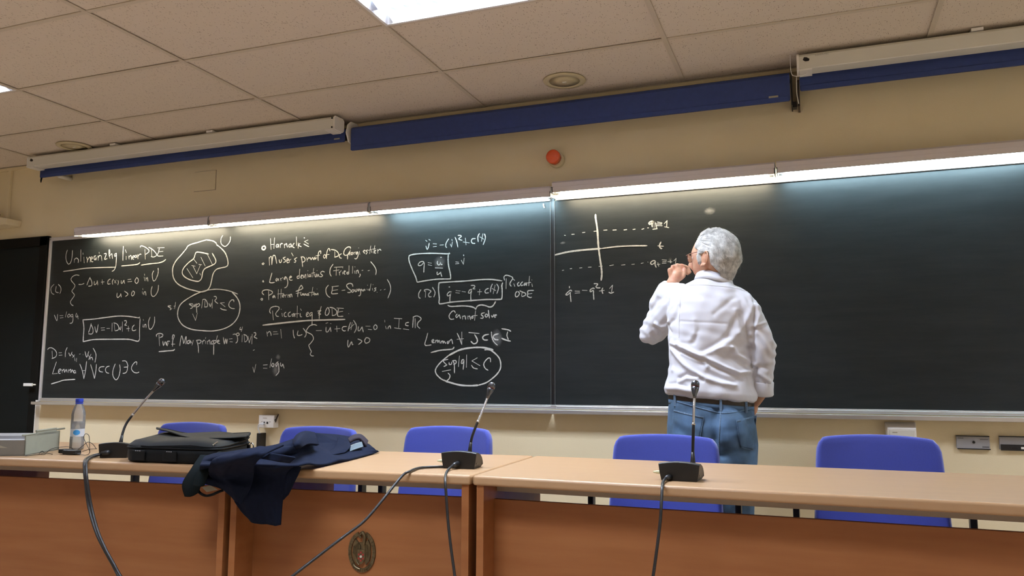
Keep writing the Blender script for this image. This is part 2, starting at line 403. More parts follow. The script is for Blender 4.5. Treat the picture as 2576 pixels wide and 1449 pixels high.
# ================================================================ THE BLACKBOARDS
ZB, ZT, XL, XS = .916, 2.088, -5.356, -1.3944
def chalkboard(xa, xb, label, side):
    r = empty('chalkboard', ((xa + xb) / 2, 0, ZB), label, 'blackboard', 'wall blackboards'); g = .012 if side == 'L' else -.0125; gb = 0 if side == 'L' else 0
    obj('panel', MB().box(xa, xb, 0, .010, ZB, ZT), M['board'], r)
    obj('top_rail', MB().box(xa - g, xb + .0, -.014, .010, ZT, ZT + .026), M['alu_matt'], r, bevel=.002)
    br = MB().box(xa - g, xb, -.012, .010, ZB - .022, ZB).box(xa - g, xb, -.016, .0, ZB - .010, ZB - .006)
    obj('bottom_rail', br, M['alu'], r, bevel=.0015)
    tr = MB().box(xa - g, xb, -.072, .010, ZB - .040, ZB - .036).box(xa - g, xb, -.076, -.068, ZB - .046, ZB - .026)
    obj('chalk_tray', tr, M['alu'], r, bevel=.0015)
    obj('tray_underside', MB().box(xa - .01, xb, -.068, .008, ZB - .048, ZB - .041), M['batten'], r)
    if side == 'L':
        obj('side_frame', MB().box(xa - .018, xa, -.014, .010, ZB - .022, ZT + .026), M['alu_matt'], r, bevel=.002)
        obj('side_frame', MB().box(xb - .002, xb, -.003, .002, ZB, ZT), M['seam_metal'], r)
    else:
        obj('side_frame', MB().box(xa, xa + .002, -.004, .002, ZB, ZT), M['seam_metal'], r)
        obj('side_frame', MB().box(xb, xb + .018, -.014, .010, ZB - .022, ZT + .026), M['alu_matt'], r, bevel=.002)
    return r
bdL = chalkboard(XL, XS - .011, 'long dark blackboard left of the seam, crowded with chalk formulas', 'L')
bdR = chalkboard(XS + .011, 2.57, 'dark blackboard behind the standing man, with a chalk graph at its left', 'R')
obj('rail_joint', MB().box(XS - .011, XS + .0235, -.013, .010, ZB - .022, ZB - .0005).box(XS - .011, XS + .0235, -.076, -.066, ZB - .046, ZB - .026), M['alu'], bdL, bevel=.001)
obj('seam_strip', MB().box(XS - .011, XS + .011, .002, .011, ZB - .02, ZT + .02), M['black'], bdL)
obj('hook', MB().tube([(-1.448, -.004, 2.075), (-1.446, -.010, 2.062), (-1.443, -.004, 2.052)], .004, 6), M['chalk_stick'], bdL)
def stroke_mesh(mb, pts, wd):
    P = catmull([(a / 1000, 0, b / 1000) for a, b in pts], 5) if len(pts) > 2 else [Vector((pts[0][0] / 1000, 0, pts[0][1] / 1000)), Vector((pts[1][0] / 1000, 0, pts[1][1] / 1000))]
    n = len(P); L = []; 
    for i, p in enumerate(P):
        t = P[min(i + 1, n - 1)] - P[max(i - 1, 0)]
        if t.length < 1e-7: t = Vector((1, 0, 0))
        t.normalize(); nn = Vector((-t.z, 0, t.x)); ww = wd * random.uniform(.8, 1.12)
        if i in (0, n - 1): ww *= .6
        L.append((p + nn * ww / 2, p - nn * ww / 2))
    e0 = P[0] - (P[1] - P[0]).normalized() * wd * .4 if (P[1] - P[0]).length > 1e-6 else P[0]
    e1 = P[-1] + (P[-1] - P[-2]).normalized() * wd * .4 if (P[-1] - P[-2]).length > 1e-6 else P[-1]
    yo = -random.uniform(.0009, .0022); vs = [(e0.x, yo, e0.z)]
    for a, b in L: vs += [(a.x, yo, a.z), (b.x, yo, b.z)]
    vs.append((e1.x, yo, e1.z)); m = len(vs)
    fs = [(0, 2, 1)] + [(1 + 2 * i, 2 + 2 * i, 4 + 2 * i, 3 + 2 * i) for i in range(n - 1)] + [(m - 3, m - 2, m - 1)]
    mb.add(vs, fs)
WRITING = [
 ('heading "Unlinearizing linear PDE" underlined in three strokes', 'n-5196,2012 -5207,1980 -5203,1939 -5184,1909 -5170,1905 -5155,1916 -5145,1952 -5145,2007;n-5119,1943 -5120,1914;n-5120,1932 -5101,1946 -5078,1932 -5079,1910;n-5060,2006 -5053,1919;n-5038,1981 -5036,1969;n-5026,1950 -5018,1905;n-4999,1948 -4989,1928 -4990,1908;n-4991,1920 -4970,1947 -4960,1930 -4961,1908;n-4960,1930 -4942,1933 -4943,1945 -4954,1944 -4955,1926 -4946,1911 -4932,1911;n-4909,1952 -4925,1949 -4923,1928 -4912,1924 -4906,1940 -4904,1921;n-4888,1951 -4883,1918;n-4885,1938 -4875,1952 -4862,1951;n-4880,1978 -4877,1968;n-4854,1949 -4846,1912;n-4829,1963 -4808,1962 -4821,1923 -4797,1926;n-4778,1941 -4783,1973 -4782,1991 -4775,1980 -4774,1960;n-4779,1953 -4771,1925;n-4773,1945 -4756,1960 -4750,1943 -4745,1923;n-4710,1961 -4727,1954 -4723,1938 -4709,1953;n-4709,1957 -4708,1905 -4710,1866 -4723,1839 -4743,1830;t-5222,1851 -5136,1856 -4976,1865 -4715,1859;n-4649,2009 -4649,1966 -4646,1904;n-4627,1982 -4617,1960;n-4618,1934 -4616,1909;n-4595,1935 -4588,1911;n-4592,1923 -4575,1938 -4566,1922 -4565,1906;n-4559,1921 -4541,1924 -4545,1934 -4557,1929 -4556,1913 -4543,1907;n-4522,1937 -4535,1934 -4531,1920 -4519,1927 -4517,1937 -4516,1919;n-4508,1942 -4505,1909;n-4506,1927 -4492,1941 -4477,1941;t-4656,1865 -4562,1867 -4507,1870 -4485,1881;n-4489,1992 -4489,2000 -4472,2001 -4441,1989 -4410,1968 -4411,1953 -4437,1938;n-4445,1974 -4437,1903;n-4411,1988 -4375,1970 -4341,1941 -4335,1925 -4361,1915 -4384,1920;n-4385,1971 -4379,1920;n-4329,1979 -4270,1977;n-4314,1974 -4319,1948 -4328,1929 -4317,1919 -4276,1918;n-4317,1949 -4278,1951;t-4472,1862 -4388,1868 -4314,1870 -4271,1879 -4250,1892'),
 ('braced system marked (L) with "in U" twice', 'n-5060,1814 -5090,1819 -5121,1811 -5139,1794 -5134,1777 -5105,1752 -5096,1739 -5103,1724 -5122,1704 -5122,1696 -5098,1675 -5097,1663 -5117,1640 -5131,1620 -5119,1600 -5099,1591;n-5307,1758 -5333,1737 -5336,1716 -5323,1691 -5300,1682;n-5284,1743 -5287,1723 -5289,1710 -5280,1698 -5257,1693;n-5266,1756 -5242,1737 -5234,1712 -5243,1686;n-5059,1747 -5030,1746 -5006,1753;n-4952,1796 -4968,1766 -4979,1739;n-4951,1790 -4936,1769 -4929,1749 -4933,1733 -4962,1730;n-4909,1764 -4908,1744 -4897,1739 -4882,1755 -4881,1767 -4877,1755 -4873,1735;n-4832,1773 -4826,1739;n-4841,1755 -4812,1756;n-4754,1775 -4772,1766 -4778,1751 -4772,1738 -4751,1740;n-4726,1772 -4734,1753 -4728,1733;n-4717,1764 -4698,1741;n-4697,1765 -4713,1744;n-4681,1762 -4675,1746 -4681,1729;n-4650,1759 -4649,1741 -4639,1739 -4625,1760 -4622,1748 -4616,1736;n-4590,1763 -4560,1765;n-4589,1747 -4551,1749;n-4510,1771 -4521,1756 -4518,1740 -4502,1733 -4491,1747 -4495,1766 -4510,1775;n-4437,1797 -4434,1787;n-4438,1775 -4431,1748;n-4423,1771 -4419,1747;n-4419,1759 -4410,1770 -4405,1758 -4401,1743;n-4354,1816 -4365,1795 -4360,1760 -4347,1743 -4331,1755 -4314,1793 -4314,1831 -4318,1826;n-4682,1670 -4682,1645 -4671,1637 -4652,1652 -4648,1663 -4641,1639;n-4614,1681 -4579,1659 -4601,1642;n-4540,1675 -4546,1656 -4538,1644 -4524,1651 -4520,1670 -4536,1680;n-4445,1694 -4443,1685;n-4448,1671 -4444,1654;n-4431,1648 -4432,1663 -4421,1670 -4415,1659 -4411,1643;n-4359,1705 -4367,1676 -4362,1645 -4344,1633 -4323,1644 -4305,1674 -4303,1712'),
 ('v = log u and a boxed equation followed by "in U"', 'n-5283,1527 -5254,1484 -5250,1532;n-5228,1520 -5195,1520;n-5223,1503 -5191,1505;n-5162,1548 -5170,1508;n-5139,1529 -5149,1518 -5143,1507 -5127,1513 -5128,1527 -5142,1529;n-5101,1528 -5117,1521 -5113,1509 -5097,1514 -5099,1528 -5094,1500 -5094,1476 -5104,1463 -5122,1462;n-5062,1535 -5068,1516 -5062,1507 -5044,1511;n-5053,1523 -5042,1491;t-4996,1484 -4892,1487 -4788,1495 -4661,1503 -4560,1498 -4469,1486 -4462,1492;t-4996,1484 -4981,1426 -4981,1363 -4980,1324;t-4980,1324 -4879,1338 -4724,1338 -4573,1336 -4522,1331 -4462,1320 -4448,1339;n-4448,1339 -4453,1396 -4454,1480;n-4912,1456 -4922,1417 -4933,1390;n-4912,1448 -4893,1417 -4889,1393 -4901,1379 -4932,1381;n-4876,1432 -4855,1388 -4844,1447;n-4816,1421 -4780,1422;n-4812,1405 -4779,1406;n-4761,1416 -4733,1416;n-4711,1454 -4709,1395;n-4698,1455 -4667,1447 -4647,1423 -4651,1404 -4678,1397;n-4690,1447 -4681,1399;n-4648,1427 -4633,1404 -4627,1427;n-4617,1461 -4612,1392;n-4600,1467 -4583,1468 -4579,1453 -4593,1437 -4575,1435;n-4560,1429 -4554,1392;n-4573,1410 -4546,1413;n-4503,1436 -4519,1421 -4520,1401 -4505,1395 -4485,1401;n-4426,1474 -4423,1466;n-4424,1438 -4425,1419;n-4415,1416 -4411,1433 -4399,1437 -4395,1414;n-4363,1488 -4376,1456 -4370,1414 -4355,1402 -4336,1417 -4322,1450 -4324,1489'),
 ('definition of D above an underlined "Lemma" line', 'n-5330,1271 -5312,1283 -5284,1282 -5250,1264 -5234,1240 -5243,1216 -5280,1204;n-5281,1260 -5272,1208;n-5213,1246 -5184,1247;n-5209,1227 -5177,1229;n-5133,1284 -5147,1255 -5146,1215;n-5114,1245 -5098,1223 -5082,1250;n-5081,1235 -5057,1213;n-5054,1230 -5073,1211;n-5051,1205 -5047,1187;n-5033,1205 -5033,1179;n-5009,1234 -4999,1236;n-4974,1230 -4971,1230;n-4955,1253 -4936,1212 -4919,1253;n-4922,1229 -4904,1202;n-4896,1233 -4916,1194;n-4901,1194 -4899,1206 -4884,1209 -4874,1190;n-4879,1276 -4856,1248 -4846,1221 -4852,1174;n-5229,1180 -5244,1141 -5261,1091;n-5261,1091 -5213,1095;n-5205,1105 -5180,1121 -5191,1127 -5204,1117 -5202,1099 -5183,1095;n-5169,1121 -5165,1099;n-5166,1113 -5151,1125 -5143,1103 -5129,1123 -5117,1103;n-5108,1125 -5101,1101;n-5102,1113 -5084,1124 -5079,1101 -5068,1121 -5055,1101;n-5038,1117 -5051,1113 -5047,1097 -5035,1105 -5035,1115 -5031,1095;t-5268,1018 -5196,1034 -5144,1046 -5035,1052;n-4998,1163 -4969,1113 -4949,1056;n-4949,1056 -4938,1112 -4933,1181;n-4967,1114 -4938,1116;n-4893,1159 -4867,1105 -4848,1058;n-4848,1058 -4839,1112 -4838,1161;n-4762,1143 -4795,1141 -4810,1128 -4803,1110 -4772,1104;n-4712,1147 -4739,1139 -4748,1120 -4736,1101 -4713,1096;n-4660,1162 -4677,1120 -4676,1081 -4656,1055 -4638,1051 -4620,1074 -4611,1120 -4619,1156;n-4596,1182 -4566,1182 -4549,1165 -4543,1142 -4577,1138;n-4543,1142 -4546,1116 -4559,1099 -4584,1095;n-4462,1155 -4461,1172 -4476,1174 -4499,1153 -4507,1127 -4485,1104 -4455,1098 -4436,1104'),
 ('nested blob drawing with hatched core V, beside a letter U', 't-3811,1980 -3842,1999 -3889,2009 -3912,2009 -3982,1996 -4033,1987 -4061,1975 -4074,1957 -4115,1917 -4155,1881 -4179,1844 -4184,1806 -4171,1756 -4130,1713 -4057,1681 -3985,1662 -3924,1650 -3878,1658 -3852,1683 -3840,1723 -3829,1771 -3803,1800 -3763,1809 -3722,1815 -3707,1832 -3714,1870 -3736,1912 -3775,1948 -3813,1973;t-3876,1910 -3931,1923 -3978,1929 -3991,1915 -4003,1885 -4044,1860 -4085,1824 -4097,1791 -4076,1763 -4027,1739 -3966,1725 -3942,1728 -3925,1746 -3918,1787 -3901,1810 -3865,1823 -3828,1835 -3811,1849 -3814,1871 -3844,1914;n-3883,1905 -3838,1835;n-3940,1891 -3900,1829;n-4006,1885 -3973,1851;n-4058,1818 -4002,1751;n-4017,1838 -3986,1831;n-4005,1832 -3969,1778;n-3969,1778 -3940,1840;n-3956,1843 -3930,1838;n-3943,1780 -3935,1767;n-3761,2033 -3774,2012 -3772,1978 -3748,1958 -3730,1957 -3708,1974 -3696,1996 -3696,2020'),
 ('oval around a "sup" bound, marked s.t.', 't-3924,1650 -3992,1628 -4075,1587 -4110,1551 -4119,1502 -4104,1461 -4064,1422 -3992,1395 -3899,1384 -3807,1380 -3717,1393 -3651,1421 -3609,1463 -3592,1514 -3596,1561 -3621,1602 -3663,1640;n-3924,1650 -3878,1659 -3800,1664 -3732,1657 -3672,1644 -3615,1624;n-4182,1562 -4209,1560 -4179,1543 -4190,1534;n-4164,1543 -4164,1542;n-4143,1586 -4148,1541;n-4156,1558 -4142,1561;n-3991,1570 -4022,1569 -3997,1555 -3994,1544 -4010,1537;n-3989,1566 -3981,1549 -3970,1567 -3969,1547;n-3961,1571 -3957,1539 -3952,1507;n-3958,1563 -3938,1570 -3932,1557 -3955,1546;n-3907,1597 -3913,1539;n-3907,1597 -3884,1596 -3866,1570 -3867,1547 -3890,1546;n-3886,1592 -3888,1550;n-3852,1569 -3839,1546 -3832,1570;n-3824,1594 -3823,1535;n-3813,1614 -3797,1614 -3790,1600 -3803,1584 -3776,1565;n-3722,1570 -3756,1568;n-3756,1568 -3714,1541;n-3754,1533 -3733,1523 -3701,1518;n-3644,1572 -3647,1585 -3665,1585 -3682,1567 -3683,1545 -3662,1530 -3635,1526;n-3989,1501 -3961,1455;n-3961,1455 -3948,1505'),
 ('underlined "Proof" with a maximum principle note', 'n-4296,1350 -4297,1363 -4275,1372 -4244,1366 -4243,1351 -4266,1342;n-4275,1363 -4264,1285;n-4238,1317 -4229,1287 -4216,1313 -4202,1287;n-4200,1287 -4199,1313 -4176,1316;n-4189,1305 -4195,1283;n-4149,1280 -4150,1319 -4140,1345 -4140,1357 -4152,1357 -4155,1331;n-4160,1295 -4129,1295;t-4267,1245 -4195,1249 -4143,1252 -4129,1260;n-4086,1283 -4083,1311 -4074,1352 -4060,1322 -4052,1299 -4036,1347 -4032,1318 -4033,1294;n-4004,1321 -4020,1314 -4021,1299 -4007,1299 -3999,1319 -3995,1299;n-3992,1313 -3977,1295;n-3971,1320 -3981,1286;n-3941,1316 -3927,1279 -3921,1233;n-3946,1318 -3916,1320 -3904,1312 -3912,1299 -3928,1298;n-3895,1312 -3891,1292;n-3892,1305 -3881,1319 -3874,1315;n-3866,1337 -3868,1328;n-3867,1312 -3864,1295;n-3853,1311 -3847,1291;n-3848,1308 -3833,1318 -3825,1289;n-3806,1316 -3816,1304 -3813,1291 -3804,1294;n-3799,1318 -3795,1281 -3793,1219;n-3796,1314 -3778,1314 -3784,1296 -3795,1296;n-3769,1347 -3780,1303;n-3775,1303 -3753,1310 -3758,1317 -3769,1310 -3761,1297 -3745,1293;n-3718,1335 -3707,1291 -3698,1324 -3689,1293 -3684,1323;n-3669,1323 -3644,1325;n-3663,1305 -3641,1303;n-3641,1353 -3621,1355 -3603,1344 -3588,1351 -3597,1362 -3612,1355 -3602,1333 -3601,1308 -3614,1295;n-3579,1401 -3585,1385 -3568,1386;n-3564,1402 -3573,1372;n-3563,1348 -3563,1302;n-3553,1352 -3528,1342 -3520,1317 -3537,1301;n-3548,1346 -3541,1301;n-3515,1339 -3504,1295;n-3504,1295 -3491,1338;n-3483,1352 -3482,1288;n-3470,1361 -3457,1361 -3454,1348 -3466,1334 -3442,1323;n-3469,1245 -3460,1249;n-3468,1135 -3455,1101;n-3455,1101 -3443,1153'),
 ('bulleted list of four topics', 'T-3418,1940 -3431,1932 -3428,1919 -3415,1915 -3404,1923 -3407,1936 -3418,1941;n-3366,1987 -3358,1913;n-3333,1990 -3335,1918;n-3360,1946 -3334,1947;n-3308,1947 -3318,1938 -3315,1926 -3305,1929 -3301,1945 -3296,1923;n-3286,1947 -3283,1922;n-3284,1938 -3276,1949 -3267,1946;n-3254,1944 -3251,1918;n-3251,1935 -3237,1946 -3232,1932 -3227,1921;n-3205,1944 -3217,1934 -3215,1922 -3202,1924 -3201,1942 -3195,1919;n-3175,1945 -3185,1934 -3185,1920 -3172,1914;n-3160,1985 -3156,1927;n-3144,1945 -3144,1909;n-3129,1940 -3143,1930 -3119,1918;n-3069,1960 -3096,1951;n-3096,1951 -3064,1933;n-3101,1935 -3082,1925 -3061,1915;T-3100,1976 -3097,1975;n-3419,1826 -3426,1820 -3417,1815 -3410,1822 -3419,1826;n-3371,1860 -3366,1808;n-3371,1852 -3360,1866 -3351,1858 -3347,1811;n-3347,1811 -3341,1865 -3328,1872 -3319,1857 -3308,1816;n-3290,1841 -3283,1821 -3272,1826 -3271,1842;n-3240,1856 -3259,1850 -3243,1837 -3238,1827 -3255,1821;n-3230,1831 -3217,1835 -3222,1845 -3230,1836 -3225,1818 -3213,1819;n-3211,1840 -3208,1819;n-3209,1831 -3196,1840;n-3194,1881 -3180,1860;n-3150,1848 -3169,1838 -3158,1827 -3162,1818 -3172,1819;n-3117,1850 -3109,1817 -3104,1785;n-3121,1850 -3100,1849 -3087,1834 -3091,1820 -3107,1815;n-3075,1844 -3070,1819;n-3070,1830 -3058,1843 -3050,1836;n-3046,1843 -3041,1828 -3029,1842 -3020,1827 -3013,1844 -3008,1830 -3000,1840;n-2968,1863 -2968,1877 -2973,1883 -2985,1871 -2988,1840 -2985,1820;n-3005,1851 -2974,1855;n-2939,1858 -2947,1844 -2938,1833 -2928,1847 -2939,1856;n-2899,1877 -2903,1892 -2912,1892 -2921,1871 -2924,1829;n-2935,1854 -2904,1856;n-2891,1887 -2858,1880 -2835,1860 -2837,1842 -2863,1835;n-2862,1873 -2861,1836;n-2811,1855 -2827,1847 -2824,1831 -2810,1826;n-2746,1886 -2750,1895 -2770,1895 -2790,1878 -2795,1854 -2781,1843 -2753,1852 -2750,1869;n-2751,1867 -2765,1845 -2766,1818;n-2748,1876 -2746,1874;n-2751,1855 -2749,1841;n-2737,1860 -2741,1848 -2731,1845 -2729,1857 -2737,1860;n-2721,1860 -2719,1846;n-2719,1855 -2710,1862;n-2694,1861 -2705,1856 -2701,1845 -2692,1859 -2689,1841 -2695,1824 -2704,1816 -2714,1820;n-2686,1886 -2686,1885;n-2680,1863 -2677,1844;n-2654,1862 -2639,1866 -2647,1868 -2650,1857 -2640,1849;n-2619,1869 -2633,1864 -2623,1855 -2632,1842;n-2598,1893 -2605,1844;n-2615,1865 -2592,1871;n-2592,1864 -2589,1850;n-2569,1893 -2577,1846;n-2588,1872 -2565,1874;n-2574,1852 -2562,1862 -2568,1862 -2570,1847 -2560,1846;n-2549,1868 -2546,1844;n-2547,1858 -2533,1869 -2524,1860;n-3412,1709 -3416,1700 -3407,1698 -3412,1709;n-3344,1755 -3354,1721 -3361,1693;n-3361,1693 -3344,1689 -3320,1691;n-3302,1719 -3310,1707 -3303,1699 -3293,1715 -3288,1700;n-3276,1718 -3269,1700;n-3272,1712 -3257,1721;n-3234,1727 -3246,1713 -3238,1709 -3230,1723 -3218,1701 -3215,1679 -3223,1658 -3239,1652;n-3204,1715 -3187,1721 -3196,1727 -3204,1711 -3195,1700 -3180,1701;n-3126,1770 -3128,1711;n-3129,1726 -3143,1723 -3141,1710 -3128,1711;n-3116,1718 -3104,1728 -3112,1730 -3116,1714 -3103,1709;n-3098,1731 -3091,1712 -3081,1734;n-3063,1758 -3063,1756;n-3077,1734 -3076,1707;n-3064,1737 -3061,1714;n-3050,1733 -3053,1719 -3041,1720 -3039,1734 -3037,1715;n-3018,1770 -3024,1714;n-3033,1739 -3009,1742;n-2993,1755 -2993,1754;n-3009,1735 -3006,1717 -2998,1716 -2994,1734;n-2989,1713 -2982,1730 -2977,1714;n-2935,1742 -2952,1748 -2965,1736 -2949,1721 -2958,1713 -2971,1715;n-2872,1790 -2891,1764 -2894,1733 -2883,1713;n-2863,1770 -2798,1769;n-2847,1766 -2847,1717;n-2868,1747 -2826,1751;n-2826,1740 -2821,1717;n-2821,1733 -2810,1747;n-2800,1763 -2799,1762;n-2801,1736 -2799,1723;n-2791,1732 -2779,1740 -2788,1742 -2791,1728 -2781,1721;n-2753,1775 -2753,1723;n-2753,1733 -2767,1732 -2765,1722 -2753,1723;n-2727,1770 -2727,1725;n-2711,1766 -2710,1764;n-2712,1740 -2709,1723;n-2700,1740 -2698,1722;n-2698,1736 -2688,1743 -2682,1723;n-2672,1719 -2670,1709 -2677,1699;n-2659,1740 -2651,1741;n-2614,1736 -2602,1738;n-2596,1793 -2569,1763 -2555,1735 -2558,1708;n-3417,1590 -3425,1583 -3416,1576 -3410,1583 -3417,1589;n-3401,1611 -3416,1626 -3408,1640 -3376,1644 -3341,1634 -3334,1620 -3361,1606;n-3365,1635 -3360,1577;n-3318,1606 -3331,1596 -3326,1589 -3316,1601 -3311,1587;n-3288,1643 -3287,1582;n-3265,1644 -3266,1585;n-3293,1613 -3246,1615;n-3254,1595 -3239,1602 -3246,1609 -3254,1597 -3245,1588;n-3233,1605 -3230,1589;n-3231,1600 -3221,1607;n-3212,1606 -3209,1588;n-3208,1601 -3199,1604 -3197,1588;n-3192,1588 -3193,1604 -3183,1607 -3178,1589;n-3103,1655 -3109,1663 -3123,1647 -3133,1616 -3134,1589;n-3150,1625 -3100,1641 -3103,1655;n-3147,1611 -3108,1617;n-3112,1610 -3109,1599 -3101,1599 -3097,1609 -3092,1599 -3087,1609 -3082,1596 -3074,1608 -3069,1596;n-3060,1608 -3065,1598 -3055,1597 -3053,1608 -3049,1593;n-3020,1647 -3028,1591;n-3049,1613 -3008,1615;n-2988,1635 -2988,1634;n-3018,1598 -3008,1608 -3003,1595 -2998,1606 -2991,1597 -2981,1607 -2979,1595;n-2902,1656 -2919,1636 -2918,1608 -2905,1587 -2887,1576;n-2827,1648 -2877,1645;n-2871,1645 -2874,1620 -2877,1601 -2849,1599 -2831,1600;n-2874,1620 -2832,1624;n-2802,1618 -2778,1620;n-2721,1640 -2727,1656 -2747,1661 -2767,1651 -2758,1633 -2734,1615 -2741,1603 -2759,1604;n-2722,1622 -2730,1610 -2722,1603 -2712,1614 -2718,1621;n-2704,1621 -2702,1607 -2692,1610 -2691,1624;n-2671,1623 -2683,1620 -2679,1610 -2669,1621 -2663,1599 -2668,1582 -2678,1580;n-2657,1623 -2663,1613 -2653,1616 -2651,1607;n-2645,1619 -2643,1608 -2636,1620 -2632,1611;n-2615,1645 -2614,1643;n-2618,1621 -2616,1614;n-2590,1652 -2597,1610;n-2599,1620 -2606,1616 -2600,1610;n-2576,1647 -2576,1646;n-2579,1623 -2577,1611;n-2552,1625 -2564,1622 -2554,1612 -2567,1604;n-2546,1598 -2545,1597;n-2523,1609 -2517,1612;n-2496,1611 -2487,1614;n-2475,1675 -2455,1642 -2450,1605 -2468,1558'),
 ('underlined Riccati heading with a braced equation and v = log u', 'n-3342,1487 -3351,1501 -3341,1524 -3309,1532 -3281,1527 -3278,1513 -3301,1486 -3295,1468 -3278,1465;n-3327,1503 -3318,1443;n-3260,1512 -3258,1511;n-3252,1485 -3248,1464;n-3222,1491 -3235,1482 -3232,1464 -3216,1463;n-3187,1492 -3203,1481 -3199,1463 -3183,1465;n-3160,1482 -3173,1471 -3164,1462 -3154,1480 -3151,1459;n-3135,1529 -3134,1454;n-3176,1476 -3122,1479;n-3110,1510 -3102,1499;n-3111,1481 -3108,1460 -3097,1458;n-3066,1466 -3048,1479 -3053,1486 -3063,1477 -3060,1459 -3044,1461;n-3021,1485 -3037,1477 -3034,1461 -3021,1474 -3019,1483 -3018,1433 -3017,1400;n-2952,1521 -2963,1481 -2965,1441;n-2979,1491 -2953,1494 -2974,1479 -2955,1472 -2971,1466;n-2907,1511 -2919,1489 -2919,1467 -2903,1464 -2891,1484 -2897,1508 -2907,1511;n-2889,1513 -2860,1507 -2836,1487 -2843,1465 -2869,1459;n-2871,1505 -2867,1461;n-2835,1507 -2786,1503;n-2822,1502 -2828,1478 -2825,1455 -2787,1453;n-2826,1480 -2790,1485;n-2747,1469 -2746,1468;T-3400,1410 -3249,1421 -3088,1431 -2983,1433 -2773,1433;n-3367,1366 -3361,1337;n-3362,1355 -3345,1368 -3334,1354 -3331,1340;n-3315,1365 -3285,1365;n-3314,1349 -3276,1350;n-3258,1380 -3249,1322;n-3161,1374 -3157,1342 -3148,1320;n-3123,1368 -3127,1342 -3111,1337 -3090,1343;n-3084,1383 -3062,1358 -3061,1340 -3071,1325;n-2981,1399 -3003,1405 -3034,1398 -3057,1372 -3054,1358 -3016,1340 -3004,1313 -3024,1286 -3037,1273 -3028,1251 -3017,1233 -3024,1215 -3011,1205 -2998,1205;n-2985,1366 -2944,1366;n-2911,1387 -2910,1360 -2897,1357 -2882,1377 -2879,1384 -2873,1357;n-2914,1411 -2899,1415;n-2880,1410 -2875,1408;n-2833,1392 -2829,1356;n-2846,1373 -2807,1376;n-2759,1388 -2785,1386 -2792,1371 -2779,1360 -2766,1362;n-2732,1413 -2744,1379 -2748,1359;n-2719,1413 -2726,1367;n-2739,1374 -2704,1402;n-2710,1426 -2691,1399 -2688,1373 -2702,1347;n-2673,1386 -2675,1362 -2663,1360 -2648,1381 -2645,1377 -2637,1350;n-2621,1387 -2589,1386;n-2603,1367 -2578,1364;n-2552,1396 -2564,1381 -2556,1364 -2541,1372 -2542,1387 -2554,1395;n-2746,1302 -2748,1274 -2740,1258 -2721,1291 -2715,1273 -2708,1275;n-2676,1308 -2646,1294 -2670,1273;n-2614,1317 -2626,1298 -2618,1281 -2596,1287 -2589,1302 -2601,1313 -2619,1315;n-2487,1421 -2486,1410;n-2480,1384 -2475,1367;n-2463,1366 -2460,1377 -2449,1385 -2443,1368;t-2420,1431 -2367,1427;n-2386,1425 -2388,1373;t-2417,1372 -2373,1365;n-2319,1404 -2338,1400 -2340,1387 -2321,1383;n-2356,1364 -2318,1359;n-2288,1435 -2290,1403 -2292,1371;n-2276,1426 -2274,1369;n-2291,1435 -2265,1442 -2241,1432 -2236,1419 -2255,1402 -2259,1381 -2242,1365;n-3385,1148 -3352,1150;n-3384,1128 -3353,1127;n-3321,1189 -3332,1132;n-3311,1161 -3319,1146 -3307,1137 -3300,1152 -3311,1160;n-3268,1170 -3286,1155 -3280,1139 -3268,1159 -3261,1127 -3262,1101 -3283,1080;n-3249,1163 -3248,1145 -3237,1141 -3232,1154 -3220,1127'),
 ('boxed quotient under a second-derivative equation', 'n-2213,1907 -2203,1899;n-2191,1910 -2181,1905;n-2210,1871 -2204,1854 -2199,1850 -2192,1865 -2188,1887;n-2161,1882 -2137,1879;n-2160,1863 -2138,1864;n-2115,1871 -2091,1871;n-2057,1906 -2073,1882 -2076,1862 -2069,1853;n-2035,1901 -2033,1894;n-2046,1873 -2037,1855;n-2037,1855 -2032,1886;n-2014,1913 -2003,1887 -1995,1851;n-1994,1923 -1978,1922 -1973,1915 -1989,1903 -1981,1896 -1967,1892;n-1946,1904 -1940,1862;n-1960,1881 -1919,1873;n-1880,1897 -1900,1896 -1906,1882 -1899,1870 -1882,1868;n-1854,1926 -1864,1905 -1861,1876;n-1831,1923 -1840,1878;n-1852,1906 -1826,1890;n-1821,1922 -1815,1896 -1829,1857;t-2052,1819 -2059,1814 -2165,1823 -2258,1825 -2314,1820 -2326,1808 -2322,1778 -2301,1730 -2277,1682 -2266,1649;t-2266,1649 -2199,1657 -2126,1662 -2050,1660 -2041,1665 -2043,1691 -2055,1741 -2059,1778 -2058,1808;n-2221,1766 -2227,1775 -2246,1774 -2260,1761 -2256,1751 -2238,1754 -2221,1769 -2221,1733 -2222,1708;n-2194,1766 -2170,1762;n-2193,1753 -2168,1748;n-2130,1773 -2131,1758 -2120,1748 -2109,1761 -2110,1764 -2104,1750 -2097,1752;n-2131,1707 -2132,1695 -2127,1690 -2109,1701 -2107,1706 -2105,1691 -2099,1677;T-2108,1795 -2104,1794;T-1956,1801 -1955,1797;t-2144,1732 -2094,1728;n-2008,1762 -1989,1759;n-2010,1750 -1987,1751;n-1971,1770 -1957,1745;n-1957,1745 -1952,1782'),
